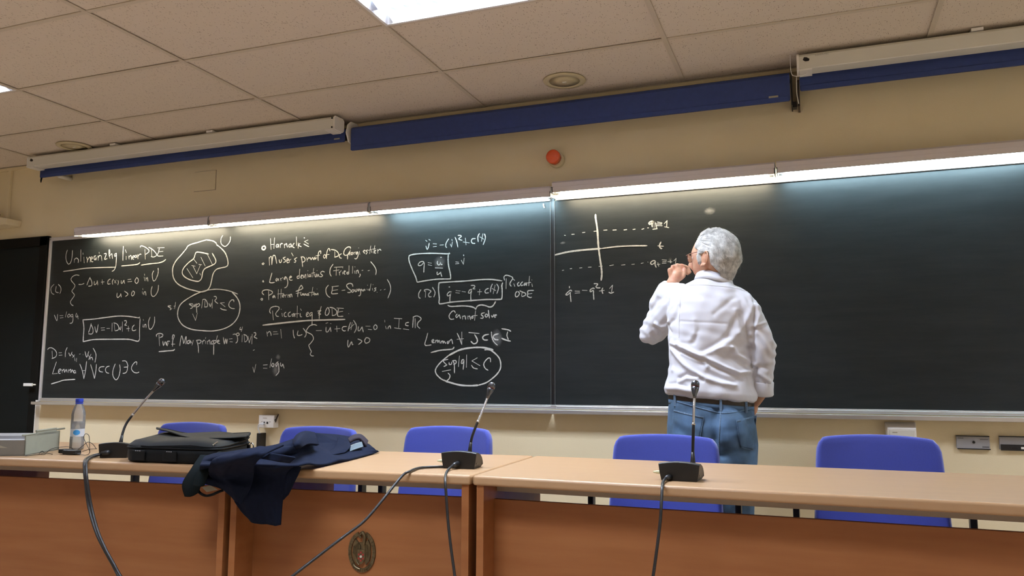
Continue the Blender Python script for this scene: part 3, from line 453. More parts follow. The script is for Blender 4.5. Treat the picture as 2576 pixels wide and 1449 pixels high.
 ('boxed Riccati equation marked (R) with "Cannot solve" beneath', 'n-2239,1602 -2253,1581 -2253,1557 -2242,1549;n-2213,1589 -2215,1599 -2195,1602 -2176,1594 -2172,1588 -2187,1572 -2183,1557 -2168,1556;n-2207,1592 -2208,1554;n-2162,1614 -2145,1587 -2145,1570 -2152,1554;t-1707,1634 -1772,1645 -1841,1647 -1947,1643 -2036,1642 -2108,1640 -2118,1632 -2120,1596 -2114,1546 -2115,1516 -2099,1511 -2034,1519 -1910,1524 -1806,1527 -1727,1525 -1708,1532 -1706,1580 -1708,1606 -1703,1623;T-2050,1611 -2046,1611;n-2033,1582 -2049,1581 -2062,1567 -2056,1557 -2042,1566 -2035,1583 -2043,1553 -2044,1521;n-2005,1588 -1976,1584;n-2006,1575 -1981,1571;n-1965,1581 -1941,1577;n-1900,1591 -1914,1588 -1923,1572 -1911,1570 -1902,1584 -1907,1555 -1905,1519;n-1906,1615 -1886,1614 -1881,1606 -1893,1595 -1879,1593;n-1849,1589 -1851,1556;n-1863,1575 -1837,1575;n-1792,1593 -1809,1587 -1816,1574 -1809,1566 -1792,1567;n-1768,1618 -1778,1596 -1780,1570;n-1751,1611 -1763,1560;n-1771,1592 -1747,1578;n-1741,1617 -1729,1594 -1740,1560;n-1691,1637 -1695,1656 -1683,1666 -1659,1661 -1640,1648 -1655,1623 -1657,1610 -1649,1600;n-1681,1646 -1682,1587;n-1639,1644 -1628,1634;n-1633,1614 -1627,1598;n-1600,1622 -1610,1613 -1606,1600 -1596,1603;n-1578,1623 -1590,1612 -1586,1601 -1576,1604;n-1563,1617 -1570,1603 -1560,1606 -1556,1617 -1553,1600;n-1536,1654 -1540,1599;n-1558,1614 -1528,1618;n-1521,1632 -1521,1631;n-1521,1609 -1518,1593;n-1613,1569 -1623,1555 -1620,1537 -1606,1541 -1598,1557 -1608,1568;n-1596,1571 -1576,1562 -1559,1554 -1564,1542 -1583,1537;n-1580,1563 -1585,1541;n-1510,1570 -1544,1569 -1546,1552 -1548,1538 -1531,1529 -1523,1532;n-1546,1550 -1520,1553;t-2057,1501 -2034,1493 -1963,1494 -1910,1489 -1883,1480 -1874,1471;t-1874,1471 -1864,1489 -1840,1496 -1812,1491 -1785,1482 -1764,1489 -1747,1514'),
 ('note "Cannot solve"', 'n-2007,1453 -2012,1464 -2026,1464 -2044,1445 -2047,1429 -2036,1416 -2015,1417;n-1994,1446 -2003,1435 -1997,1425 -1985,1437 -1980,1440 -1972,1418;n-1960,1433 -1958,1414;n-1957,1430 -1944,1433 -1939,1412;n-1927,1433 -1923,1413;n-1921,1429 -1913,1431 -1907,1410;n-1900,1429 -1900,1419 -1892,1419 -1892,1428 -1899,1429;n-1875,1463 -1881,1406;n-1895,1433 -1864,1434;n-1817,1449 -1833,1446 -1838,1438 -1826,1427 -1829,1417 -1843,1418;n-1808,1442 -1814,1430 -1805,1423 -1796,1434 -1805,1441;n-1793,1464 -1791,1445 -1786,1416;n-1774,1432 -1767,1422 -1757,1438;n-1755,1428 -1741,1433 -1747,1436 -1755,1428 -1752,1420 -1746,1423'),
 ('underlined "Lemma" line over a circled "sup" bound', 'n-2189,1336 -2197,1305 -2207,1273 -2200,1261 -2164,1264;n-2158,1282 -2148,1290 -2151,1296 -2159,1291 -2157,1278 -2142,1278;n-2137,1293 -2135,1276;n-2133,1286 -2124,1293 -2120,1278 -2113,1291 -2104,1273;n-2099,1287 -2097,1273;n-2095,1281 -2088,1287 -2084,1273 -2079,1284 -2067,1271;n-2049,1285 -2058,1279 -2054,1270 -2045,1280;n-2044,1283 -2038,1290 -2029,1294 -2022,1268;t-2165,1218 -2102,1231 -2031,1236 -2018,1241 -2013,1249;n-1993,1331 -1978,1302 -1962,1264;n-1963,1338 -1962,1263;n-1994,1295 -1952,1298;t-1917,1334 -1851,1327;t-1880,1321 -1863,1293 -1866,1274 -1885,1267 -1903,1281;t-1790,1321 -1816,1316 -1828,1302 -1818,1289 -1795,1288;t-1729,1323 -1753,1317 -1761,1304 -1749,1290 -1729,1288;t-1707,1352 -1668,1345 -1651,1336;t-1708,1297 -1685,1287 -1653,1279;n-1670,1334 -1675,1312 -1666,1289;n-1773,1336 -1770,1305 -1756,1276 -1735,1257;T-1762,1229 -1793,1238 -1838,1245 -1907,1243 -1977,1231 -2048,1199;t-2048,1199 -2101,1158 -2132,1119 -2128,1090 -2096,1061 -2067,1049;T-2067,1049 -2046,1042 -1975,1025 -1905,1021 -1854,1024;t-1854,1024 -1802,1040 -1751,1075 -1721,1109 -1713,1140 -1721,1178 -1749,1209 -1783,1230 -1816,1231;n-2051,1177 -2083,1168 -2065,1148 -2061,1142 -2079,1134;n-2044,1158 -2042,1146 -2029,1148 -2026,1161;n-2019,1166 -2010,1148 -2008,1095;n-2023,1167 -2001,1169 -1999,1154 -2015,1145;n-1977,1196 -1982,1133;n-1949,1175 -1959,1172 -1964,1154 -1955,1152 -1947,1170 -1952,1116;n-1930,1202 -1931,1128;n-1862,1184 -1896,1166;n-1896,1166 -1844,1138;n-1898,1141 -1885,1125 -1859,1119;n-1777,1159 -1779,1180 -1793,1181 -1812,1163 -1820,1144 -1810,1122 -1792,1111;n-2088,1105 -2033,1114;n-2050,1095 -2037,1081 -2042,1062 -2056,1050'),
 ('axes with two dashed lines labelled q', 'T-1138,1991 -1137,1966 -1128,1900 -1123,1810 -1114,1732 -1107,1682 -1105,1645 -1109,1613;T-1381,1771 -1298,1785 -1202,1791 -1107,1793;t-1107,1793 -1014,1799 -922,1798 -847,1794;t-1322,1882 -1317,1881;t-1279,1885 -1264,1885;t-1215,1891 -1201,1892;t-1148,1894 -1130,1895;t-1091,1897 -1072,1897;t-1038,1894 -1019,1894;t-975,1891 -960,1892;t-924,1890 -912,1891;t-874,1888 -863,1891;t-842,1894 -837,1894;t-808,1926 -820,1930 -834,1921 -829,1913 -814,1924 -810,1926 -817,1913 -816,1898;t-798,1920 -790,1886;t-790,1886 -813,1884;t-787,1923 -762,1916;t-791,1913 -764,1910;t-792,1904 -762,1901;t-749,1912 -734,1927;t-734,1927 -737,1893;t-748,1894 -726,1888;t-770,1810 -778,1790 -772,1776 -765,1774;t-787,1790 -757,1786;n-1337,1679 -1328,1680;n-1290,1686 -1280,1687;n-1234,1688 -1220,1689;n-1183,1690 -1166,1690;n-1121,1692 -1102,1693;n-1059,1693 -1037,1696;n-992,1693 -972,1694;n-934,1694 -919,1695;n-881,1697 -869,1699;n-844,1703 -843,1702;n-803,1707 -815,1709 -829,1698 -821,1688 -806,1698 -802,1705 -804,1686 -798,1671;n-789,1696 -784,1676;n-793,1685 -777,1688;n-765,1711 -741,1708;n-763,1700 -743,1701;n-765,1692 -744,1692;n-720,1707 -719,1691;n-734,1699 -712,1697;n-701,1702 -689,1715;n-689,1715 -693,1684;n-703,1682 -686,1682;n-681,1690 -681,1690'),
 ('first-order equation below the axes', 'T-1295,1584 -1295,1578;n-1281,1557 -1286,1563 -1298,1558 -1314,1543 -1315,1537 -1305,1538 -1289,1551 -1290,1540 -1286,1497;n-1262,1557 -1235,1555;n-1262,1545 -1234,1546;n-1219,1560 -1191,1558;n-1148,1566 -1155,1570 -1169,1564 -1174,1555 -1169,1550 -1155,1557 -1154,1535 -1152,1505;n-1151,1595 -1135,1594 -1129,1590 -1139,1578 -1133,1571 -1115,1570;n-1100,1569 -1105,1555 -1100,1537;n-1120,1552 -1092,1555;n-1061,1564 -1044,1582;n-1044,1582 -1050,1545;n-1066,1543 -1053,1538 -1038,1543'),
]

for lab, data in WRITING:
    ST = [(st[0], [tuple(float(q) for q in p.split(',')) for p in st[1:].split(' ')]) for st in data.split(';')]
    dens = []
    for _, P in ST:                                # words: strokes that lie close together
        Q = []
        for a, b in zip(P[:-1], P[1:]):
            n_ = max(1, int(math.hypot(b[0] - a[0], b[1] - a[1]) / 8)); Q += [(a[0] + (b[0] - a[0]) * t / n_, a[1] + (b[1] - a[1]) * t / n_) for t in range(n_ + 1)]
        dens.append(np.array(Q))
    grp = list(range(len(ST)))
    for i in range(len(ST)):
        for j in range(i):
            if grp[i] != grp[j]:
                d_ = ((dens[i][:, None] - dens[j][None]) ** 2).sum(-1).min()
                if d_ < 22 ** 2:
                    old, new = max(grp[i], grp[j]), min(grp[i], grp[j]); grp = [new if g_ == old else g_ for g_ in grp]
    ids = sorted(set(grp))
    for g_ in ids:
        mb = MB()
        for k_, (w_, P) in enumerate(ST):
            if grp[k_] == g_: stroke_mesh(mb, P, {'n': .0060, 't': .0078, 'T': .0105}[w_])
        o = obj('chalk_writing', mb, M['chalk'], bdR if mb.v[0][0] > XS else bdL)
        if len(ids) == 1: o['label'] = 'chalk writing: ' + lab
def smudge(x, z, a, b, par, rot=0):
    n = 20; ring = [(x + a * math.cos(q) * math.cos(rot) - b * math.sin(q) * math.sin(rot), -.0007, z + a * math.cos(q) * math.sin(rot) + b * math.sin(q) * math.cos(rot)) for q in [2 * PI * k / n for k in range(n)]]
    obj('chalk_smudge', MB().add(ring, [tuple(range(n))]), M['smudge'], par)
for (p, a, b, par, rt) in (((-3.2853, 0.0000, 1.1178), .030, .052, bdL, -.3), ((-2.1159, 0.0000, 1.7647), .045, .042, bdL, 0), ((-1.7385, 0.0000, 1.2994), .036, .062, bdL, .35), ((-0.8026, 0.0000, 1.9056), .012, .028, bdR, 0), ((-0.7213, 0.0000, 1.7061), .012, .018, bdR, 0), ((-0.5045, 0.0000, 1.9643), .035, .022, bdR, .3), ((-1.3328, 0.0000, 1.8388), .02, .008, bdR, .3), ((-3.2702, 0.0000, 1.2001), .02, .02, bdL, 0)):
    smudge(p[0], p[2], a, b, par, rt)

# ---- the five strip lights over the boards
strips = [(-4.965, -3.762, 2.080, 0, 'the leftmost'), (-3.752, -2.535, 2.080, 0, 'the second from the left'), (-2.520, -1.360, 2.080, 1, 'the cool-toned one just left of the board seam'),
          (-1.350, -.157, 2.103, 0, 'the warm one above the standing man'), (-.149, 1.06, 2.106, 1, 'the cool-toned one at the right of the view'), (1.075, 2.28, 2.106, 1, 'the last one toward the right wall')]
M['tube_w'] = emis('warm lit tube', TUBE_WARM, TUBE_S); M['tube_c'] = emis('cool lit tube', TUBE_COOL, TUBE_S)
for a, b, zl, cool, w_ in strips:
    r = empty('strip_light', ((a + b) / 2, -.08, zl), f'hooded strip light above the blackboards, {w_}', 'strip light', 'strip lights over the blackboards')
    hood = MB().prism([(-.150, zl), (-.147, zl), (-.147, zl + .046), (-.135, zl + .060), (.010, zl + .072), (.010, zl + .076), (-.138, zl + .064), (-.150, zl + .050)], 'x', a, b)
    obj('hood', hood, M['batten'], r)
    obj('lip', MB().box(a, b, -.1525, -.150, zl + .030, zl + .052), M['batten'], r)
    obj('reflector', MB().prism([(-.146, zl + .001), (-.146, zl + .044), (.0, zl + .060), (.0, zl + .056), (-.143, zl + .041), (-.144, zl + .001)], 'x', a + .002, b - .002), M['lamp_white'], r)
    for xe in (a, b - .004):
        obj('end_plate', MB().prism([(-.150, zl - .004), (-.020, zl + .012), (-.020, zl + .073), (-.150, zl + .052)], 'x', xe, xe + .004), M['lamp_white'], r)
    obj('tube_holder', MB().box(a + .010, a + .035, -.115, -.088, zl + .0, zl + .05).box(b - .035, b - .010, -.115, -.088, zl + .0, zl + .05), M['lamp_white'], r)
    obj('fluorescent_tube', MB().tube([(a + .030, -.100, zl + .010), (b - .030, -.100, zl + .010)], .013, 12), M['tube_c'] if cool else M['tube_w'], r, smooth=True)

# ================================================================ SCREENS AND PELMETS
def pelmet(xa, xb, zb_, zt_, yf, label):
    r = empty('blue_pelmet', ((xa + xb) / 2, yf / 2, zt_), label, 'screen pelmet', 'blue pelmets under the ceiling')
    k = .022
    prof = [(yf, zb_), (yf, zt_ - k), (yf + .007, zt_ - .008), (yf + k, zt_), (.008, zt_), (.008, zt_ - .02), (yf + .02, zt_ - .02), (yf + .008, zt_ - .03), (yf + .006, zb_)]
    obj('cover', MB().prism(prof, 'x', xa, xb), M['blue_screen'], r)
    obj('bottom_bar', MB().box(xa + .005, xb - .005, yf - .003, yf + .012, zb_ - .004, zb_ + .022), M['blue_screen'], r, bevel=.002)
    obj('roller', MB().tube([(xa + .01, yf + .055, zt_ - .045), (xb - .01, yf + .055, zt_ - .045)], .020, 16), M['black_metal'], r, smooth=True)
    return r
pm = pelmet(-2.690, -.070, 2.492, 2.645, -.12, 'long blue pelmet in the middle, hanging lowest of the three')
obj('end_cap', MB().prism([(-.150, 2.60), (-.135, 2.655), (-.10, 2.685), (-.03, 2.69), (.008, 2.68), (.008, 2.56), (-.06, 2.535), (-.12, 2.545)], 'x', -2.712, -2.703), M['white'], pm, bevel=.004)
obj('label_tag', MB().box(-.175, -.128, -.1225, -.1235, 2.512, 2.522), M['beige'], pm)
obj('bracket', MB().box(-.066, -.060, -.10, .008, 2.47, 2.66).box(-.066, -.040, -.06, -.02, 2.47, 2.50), M['black_metal'], pm)
pl = pelmet(-5.386, -2.735, 2.556, 2.640, -.12, 'narrow blue pelmet behind the left white screen housing')
obj('label_tag', MB().box(-2.812, -2.770, -.1225, -.1235, 2.570, 2.579), M['beige'], pl)
pr_ = pelmet(-.022, 2.60, 2.537, 2.640, -.12, 'narrow blue pelmet behind the right white screen housing')
obj('end_bracket', MB().box(-.034, -.024, -.10, .008, 2.46, 2.60), M['leather'], pr_)
def housing(xa, xb, label, tone):
    r = empty('projector_screen_housing', ((xa + xb) / 2, -.19, 2.6), label, 'projector screen', 'white projector screen housings')
    prof = [(-.240, 2.605), (-.240, 2.668), (-.232, 2.680), (-.150, 2.684), (-.138, 2.672), (-.138, 2.618), (-.150, 2.604), (-.236, 2.602)]
    obj('case', MB().prism(prof, 'x', xa + .012, xb - .012), M['housing'], r)
    pc = [(-.243, 2.598), (-.243, 2.672), (-.234, 2.684), (-.150, 2.688), (-.135, 2.675), (-.135, 2.612), (-.150, 2.598)]
    for q in (xa, xb - .012): obj('end_cap', MB().prism(pc, 'x', q, q + .012), M['white'], r, bevel=.002)
    for q in (xa + .012, xb - .072): obj('foot_plate', MB().box(q, q + .06, -.240, -.15, 2.594, 2.603), M['white'], r)
    for q in (.3, .62): obj('mount_bracket', MB().box(xa + (xb - xa) * q, xa + (xb - xa) * q + .05, -.235, -.15, 2.684, 2.698), M['white'], r)
    obj('screw', MB().lathe([(.006, 0), (.006, -.003)], (xb - .02, -.243, 2.668), 8, 'y').lathe([(.006, 0), (.006, -.003)], (xb - .02, -.243, 2.61), 8, 'y'), M['black'], r)
    return r
hl = housing(-5.375, -2.730, 'white projector screen housing on the left, below the ceiling', 0)
hr = housing(-.032, 2.55, 'white projector screen housing on the right, cut off by the edge', 0)
for r_, xa in ((hl, -5.375), (hr, -.032)):
    obj('damaged_hole', MB().prism([(xa + .030, 2.648), (xa + .036, 2.662), (xa + .048, 2.660), (xa + .062, 2.650), (xa + .058, 2.640), (xa + .040, 2.640)], 'y', -.2405, -.2415), M['black'], r_)
t_ = text_mesh('maker_mark', 'COMM-TEC', .0125, M['faint_text'], hr, Matrix.Translation((.055, -.2415, 2.661)) @ FACE)
t_['label'] = 'faint grey lettering on the screen housing'
c_ = [(-.06, -.20, 2.70), (-.062, -.2, 2.65), (-.058, -.2, 2.60), (-.04, -.2, 2.585), (-.01, -.2, 2.583), (.012, -.2, 2.590), (.018, -.2, 2.60)]
obj('wire', MB().tube(catmull(c_, 6), .0016, 6), M['white'], hr)
obj('cord', MB().tube([(-.036, -.14, 2.60), (-.038, -.14, 2.52), (-.030, -.14, 2.46)], .0018, 6), M['white'], hr)
obj('torn_end', MB().prism([(-5.386, 2.575), (-5.38, 2.556), (-5.382, 2.53), (-5.377, 2.515), (-5.372, 2.53), (-5.365, 2.556), (-5.36, 2.575)], 'y', -.118, -.112), M['navy_dark'], pl)
k_ = (-5.2239, -0.0800, 2.5600)
kb = empty('wall_fixture', (k_[0], .0, k_[2]), 'small grey round fixture on the wall under the left blue pelmet', 'fixture')
obj('disc', MB().lathe([(.017, .012), (.017, -.09), (.013, -.097), (.004, -.098)], (k_[0], 0, k_[2]), 20, 'y'), M['housing'], kb, smooth=True)
obj('hole', MB().lathe([(.004, -.0985), (.004, -.1)], (k_[0], 0, k_[2]), 10, 'y'), M['black'], kb)

# ================================================================ WALL FITTINGS
a = (-1.3765, 0.0000, 2.3403)
al = empty('alarm_button', (a[0], 0.012, a[2]), 'round orange alarm lens on the wall above the blackboards', 'alarm')
obj('base_ring', MB().lathe([(.047, .012), (.047, -.012), (.043, -.016), (.040, -.016)], (a[0] + .008, 0, a[2] - .008), 32, 'y'), M['speaker'], al, smooth=True)
obj('lens', MB().lathe([(.042, -.012), (.041, -.050), (.036, -.056), (.001, -.058)], (a[0], 0, a[2]), 32, 'y'), M['orange'], al, smooth=True)
p0 = (-4.0391, 0.0000, 2.5023); p1 = (-3.8541, 0.0000, 2.3640)
ap = empty('access_panel', ((p0[0] + p1[0]) / 2, .012, p1[2]), 'faint painted square cover plate on the wall below the left blue pelmet', 'cover plate')
obj('plate', MB().box(p0[0], p1[0], .006, .013, p1[2], p0[2]), M['wall'], ap, bevel=.002)
obj('shadow_gap', MB().box(p0[0] - .0025, p1[0] + .0025, .0105, .0125, p1[2] - .0025, p0[2] + .0025), M['grey_metal'], ap)
q0 = (-5.8576, 0.0000, 2.6969); q1 = (-5.8647, 0.0000, 2.3096)
cd = empty('wall_conduit', (q0[0], .01, q1[2]), 'pale vertical cable duct in the upper left corner, above the dark door', 'cable duct')
obj('duct', MB().box(q0[0] - .014, q0[0] + .012, -.012, .012, q1[2] - .02, zc - .02), M['wall'], cd, bevel=.002)
jb = empty('wall_box', (-6.1, .01, 2.22), 'white wedge-shaped wall box at the foot of the cable duct', 'box')
obj('case', MB().prism([(-6.55, 2.205), (-5.722, 2.222), (-5.708, 2.268), (-5.93, 2.312), (-6.30, 2.36), (-6.55, 2.40)], 'y', -.11, .012), M['wall'], jb, bevel=.004)
obj('cable', MB().tube(catmull([(-6.2, -.06, 2.345), (-6.0, -.06, 2.325), (-5.94, -.06, 2.322), (-5.90, -.05, 2.330), (-5.885, -.04, 2.318)], 6), .004, 6), M['black'], jb)
# dark door at the left
dr = tag(obj('door_1', MB().box(-6.42, -5.44, -.006, .012, 0.0, 2.055), M['door'], origin=(-5.9, 0, 0)), kind='structure')
fr = MB().box(-5.462, -5.384, -.022, .012, 0, 2.125).box(-6.50, -6.42, -.022, .012, 0, 2.125).box(-6.50, -5.384, -.022, .012, 2.055, 2.128)
obj('door_frame', fr, M['door_frame'], dr, bevel=.003)
obj('frame_edge', MB().box(-5.386, -5.380, -.024, .012, 0, .90), M['white'], dr)
h0 = (-5.4765, -0.0500, 1.0168); h1 = (-5.3900, -0.0500, 1.0026)
obj('door_handle', MB().box(h0[0], h1[0], -.062, -.050, h0[2] - .016, h0[2] + .006).tube([(h1[0] - .012, -.05, h0[2] - .005), (h1[0] - .012, .0, h0[2] - .005)], .006, 8), M['chalk_stick'], dr, bevel=.003)
# network socket
s0 = (-3.3750, 0.0000, 0.8274); s1 = (-3.2565, 0.0000, 0.7460)
so = empty('network_socket', ((s0[0] + s1[0]) / 2, .01, s1[2]), 'white double network socket on the wall left of the navy jacket', 'socket')
obj('case', MB().box(s0[0], s1[0], -.040, .012, s1[2], s0[2]), M['white'], so, bevel=.004)
xm = (s0[0] + s1[0]) / 2; zm = (s0[2] + s1[2]) / 2
pt = MB()
for dx in (-.014, .010): pt.box(xm + dx - .006, xm + dx + .006, -.0412, -.040, zm - .016, zm - .002)
for dx in (-.032, .030): pt.box(xm + dx - .002, xm + dx + .002, -.0412, -.040, zm - .004, zm)
obj('port', pt, M['black'], so)
obj('label_strip', MB().box(xm - .025, xm + .005, -.0410, -.040, zm + .018, zm + .024), M['enamel_white'], so)
obj('patch_plug', MB().box(xm - .024, xm - .008, -.06, -.040, zm - .022, zm - .008), M['paper'], so, bevel=.002)
obj('cable', MB().tube(catmull([(xm - .016, -.055, zm - .018), (xm - .040, -.06, zm - .020), (xm - .052, -.05, zm - .045), (xm - .046, -.04, zm - .075), (xm - .045, -.04, zm - .095)], 6), .0042, 8), M['paper'], so)
obj('duct', MB().box(xm - .066, xm - .036, -.045, .012, .30, s1[2] - .035), M['black'], so, bevel=.002)
obj('wire_clip', MB().tube(catmull([(s1[0] - .005, -.03, zm + .006), (s1[0] + .012, -.03, zm + .018), (s1[0] + .022, -.025, zm + .045), (s1[0] + .010, -.02, zm + .030), (s1[0] + .006, -.03, zm - .004)], 6), .004, 6), M['leather'], so)
# white cabinet box and grey plates at the right
b0 = (0.3084, -0.0600, 0.8515); b1 = (0.4389, -0.0600, 0.7778)
wb = empty('wall_switch_box', ((b0[0] + b1[0]) / 2, .01, .70), 'white square wall box behind the rightmost blue chair', 'wall box')
zt_ = b0[2]
obj('case', MB().hexa([(b0[0] + .004, -.055, .70), (b1[0] - .002, -.055, .70), (b1[0] + .004, .012, .70), (b0[0] - .004, .012, .70), (b0[0] + .004, -.055, zt_ - .022), (b1[0] - .002, -.055, zt_ - .022), (b1[0] + .004, .012, zt_ + .006), (b0[0] - .004, .012, zt_ + .006)]), M['white'], wb, bevel=.004)
obj('front_plate', MB().box(b0[0] + .012, b1[0] - .010, -.059, -.055, .705, zt_ - .030), M['housing'], wb, bevel=.002)
obj('mark', MB().box(b0[0] + .024, b0[0] + .046, -.0595, -.059, zt_ - .045, zt_ - .040), M['beige'], wb)
g0 = (0.6106, 0.0000, 0.7991); g1 = (0.7486, 0.0000, 0.7349)
gp = empty('connection_plate', ((g0[0] + g1[0]) / 2, .01, g1[2]), 'grey wall connection plate with one round hole, right of the last chair', 'wall plate', 'grey connection plates low on the wall')
obj('plate', MB().box(g0[0], g1[0], -.002, .012, g1[2] + .004, g0[2] - .004), M['grey_plate'], gp, bevel=.001)
obj('edge_rail', MB().box(g0[0], g1[0], -.004, .012, g0[2] - .004, g0[2]).box(g0[0] + .004, g1[0] + .002, -.004, .012, g1[2], g1[2] + .004), M['black'], gp)
obj('jack', MB().lathe([(.006, -.002), (.006, -.006), (.003, -.006)], ((g0[0] + g1[0]) / 2 + .003, 0, (g0[2] + g1[2]) / 2 + .002), 12, 'y'), M['black'], gp)
obj('print_mark', MB().box(g1[0] - .032, g1[0] - .004, -.0025, -.002, g1[2] + .010, g1[2] + .016).box(g0[0] + .006, g0[0] + .030, -.0025, -.002, g0[2] - .014, g0[2] - .011).box(g1[0] - .040, g1[0] - .006, -.0025, -.002, g0[2] - .018, g0[2] - .015), M['plate_text'], gp)
g2 = (0.7881, 0.0000, 0.8019)
gq = empty('connection_plate', (g2[0] + .07, .01, g1[2]), 'grey and black wall connection plate cut off by the right edge', 'wall plate', 'grey connection plates low on the wall')
obj('plate', MB().box(g2[0], g2[0] + .15, -.002, .012, g1[2] + .004, g0[2] - .002), M['grey_plate'], gq, bevel=.001)
obj('edge_rail', MB().box(g2[0], g2[0] + .15, -.004, .012, g0[2] - .002, g0[2] + .002), M['black'], gq)
obj('black_field', MB().box(g2[0] + .004, g2[0] + .15, -.004, -.001, g1[2], g1[2] + .028), M['black'], gq)
obj('white_button', MB().box(g2[0] + .085, g2[0] + .13, -.006, -.004, g1[2] + .008, g1[2] + .018), M['white'], gq)
obj('key', MB().box(g2[0] + .045, g2[0] + .072, -.006, -.004, g1[2] + .010, g1[2] + .016), M['black_metal'], gq)

# ================================================================ DESKS
DT = .763
def desk(org, ang, W, label, corner=0, legs=(1, 1), sh=0):
    R = Matrix.Translation((org[0], org[1], 0)) @ Matrix.Rotation(ang, 4, 'Z')
    r = empty('desk', (org[0], org[1], 0), label, 'desk', 'beech desks in one row')
    r.rotation_euler = (0, 0, ang)
    def part(name, mb, m, **k):
        mb.v = [(x + sh * y, y, z) for x, y, z in mb.v]
        o = obj(name, mb, m, None, origin=(0, 0, 0), **k); o.parent = r; return o
    D = .69
    if corner:
        poly = [(0, 0), (W, 0)] + [(W - corner + corner * math.cos(q), D - corner + corner * math.sin(q)) for q in [PI / 2 * k / 10 for k in range(11)]] + [(0, D)]
    else: poly = [(0.0015, 0), (W - .0015, 0), (W - .0015, D), (.0015, D)]
    part('desktop', MB().prism(poly, 'z', DT - .030, DT), M['wood'], bevel=.009, seg=3)
    if legs[0]: part('side_panel', MB().box(.010, .034, .012, D - .05, .0, DT - .030), M['wood_panel'], bevel=.001)
    if legs[1]: part('side_panel', MB().box(W - .034, W - .010, .012, D - .05, .0, DT - .030), M['wood_panel'], bevel=.001)
    o = part('modesty_panel', MB().box(.034, W - .034, .110, .128, .06, .6805), M['wood_panel'], bevel=.001)
    part('rail', MB().box(.034, W - .034, .135, .165, .7015, DT - .030), M['grey_metal'])
    return r, R
d1, R1 = desk((-3.30, -2.247), .079, 1.446, 'left beech desk with the grey box, water bottle and black bag on it', sh=.029)
d2, R2 = desk((-1.857, -2.131), .079, .862, 'short middle beech desk with an oval bronze crest on its front panel', sh=.029)
d3, R3 = desk((-.992, -2.064), -.030, 1.76, 'right beech desk with a rounded far corner and one microphone', corner=.17, sh=-.08)
# bronze crest on the middle desk
cc = Vector((-1.4184, -1.9700, 0.4913)); cl = R2.inverted() @ cc; cl.y = .110
CR = R2
def crest(dx, dz): return (cl.x + dx, cl.y, cl.z + dz)
cr = obj('crest', MB().box(cl.x - .001, cl.x + .001, .108, .110, cl.z - .001, cl.z + .001), M['brass'], None, origin=(0, 0, 0)); cr.parent = d2
cr['label'] = 'oval bronze crest of a bird holding a red and white shield'
mb = MB(); mb.box(cl.x - .02, cl.x + .02, .1075, .110, cl.z - .03, cl.z + .03)
def ringseg(a0, a1, rx0, rz0, rx1, rz1, y0_, n=28):
    g = []
    for k in range(n + 1):
        q = a0 + (a1 - a0) * k / n; g.append(((cl.x + rx0 * math.cos(q), cl.z + rz0 * math.sin(q)), (cl.x + rx1 * math.cos(q), cl.z + rz1 * math.sin(q))))
    for k in range(n):
        A, B = g[k], g[k + 1]
        mb.hexa([(A[0][0], y0_, A[0][1]), (A[1][0], y0_, A[1][1]), (B[1][0], y0_, B[1][1]), (B[0][0], y0_, B[0][1]), (A[0][0], .110, A[0][1]), (A[1][0], .110, A[1][1]), (B[1][0], .110, B[1][1]), (B[0][0], .110, B[0][1])])
rad = math.radians
ringseg(rad(108), rad(432), .049, .066, .038, .053, .105)
for k in range(30):
    q = rad(115 + 310 * k / 29); px_, pz_ = cl.x + .0435 * math.cos(q), cl.z + .0595 * math.sin(q)
    mb.tube([(px_ - .0035 * math.cos(q), .1045, pz_ - .005 * math.sin(q)), (px_ + .0035 * math.cos(q), .1045, pz_ + .005 * math.sin(q))], .0011, 5)
# wings, neck and tail of the bird
for sg in (-1, 1):
    mb.prism([(cl.x + sg * .005, cl.z + .020), (cl.x + sg * .022, cl.z + .040), (cl.x + sg * .031, cl.z + .022), (cl.x + sg * .033, cl.z - .004), (cl.x + sg * .028, cl.z - .028), (cl.x + sg * .016, cl.z - .040), (cl.x + sg * .006, cl.z - .012)], 'y', .1035, .110)
    for k in range(5):
        mb.tube([(cl.x + sg * (.012 + .004 * k), .1030, cl.z + .030 - .003 * k), (cl.x + sg * (.014 + .0040 * k), .1030, cl.z - .026 + .005 * k)], .0012, 5)
    mb.tube(catmull([(cl.x + sg * .028, .104, cl.z - .042), (cl.x + sg * .018, .103, cl.z - .050), (cl.x + sg * .004, .104, cl.z - .055)], 5), .0028, 6)
mb.tube(catmull([(cl.x + .008, .103, cl.z + .024), (cl.x + .011, .102, cl.z + .050), (cl.x + .003, .1015, cl.z + .062), (cl.x - .006, .102, cl.z + .054), (cl.x - .004, .103, cl.z + .044)], 6), [.006] * 13 + [.005] * 6 + [.004] * 5 + [.002], 8)
mb.tube([(cl.x - .020, .103, cl.z - .026), (cl.x - .008, .103, cl.z - .042)], .003, 6)
ob = obj('crest_relief', mb, M['brass'], None, origin=(0, 0, 0)); ob.parent = cr
sh = [(-.013, .012), (.013, .012), (.015, -.010), (.009, -.028), (0, -.036), (-.009, -.028), (-.015, -.010)]
o = obj('shield', MB().prism([(cl.x + a_, cl.z + b_ - .004) for a_, b_ in sh], 'y', .1005, .104), M['brass'], None, origin=(0, 0, 0)); o.parent = cr
mr = MB()
for k in range(6):
    q = PI / 2 + k * PI / 3; mr.lathe([(.0035, .1005), (.0033, .0995), (.001, .0993)], (cl.x + .0085 * math.cos(q), 0, cl.z - .014 + .0125 * math.sin(q)), 10, 'y')
o = obj('red_enamel', mr, M['enamel_red'], None, origin=(0, 0, 0)); o.parent = cr
o = obj('white_enamel', MB().lathe([(.0045, .1005), (.0042, .0990), (.001, .0988)], (cl.x, 0, cl.z - .014), 12, 'y'), M['enamel_white'], None, origin=(0, 0, 0)); o.parent = cr

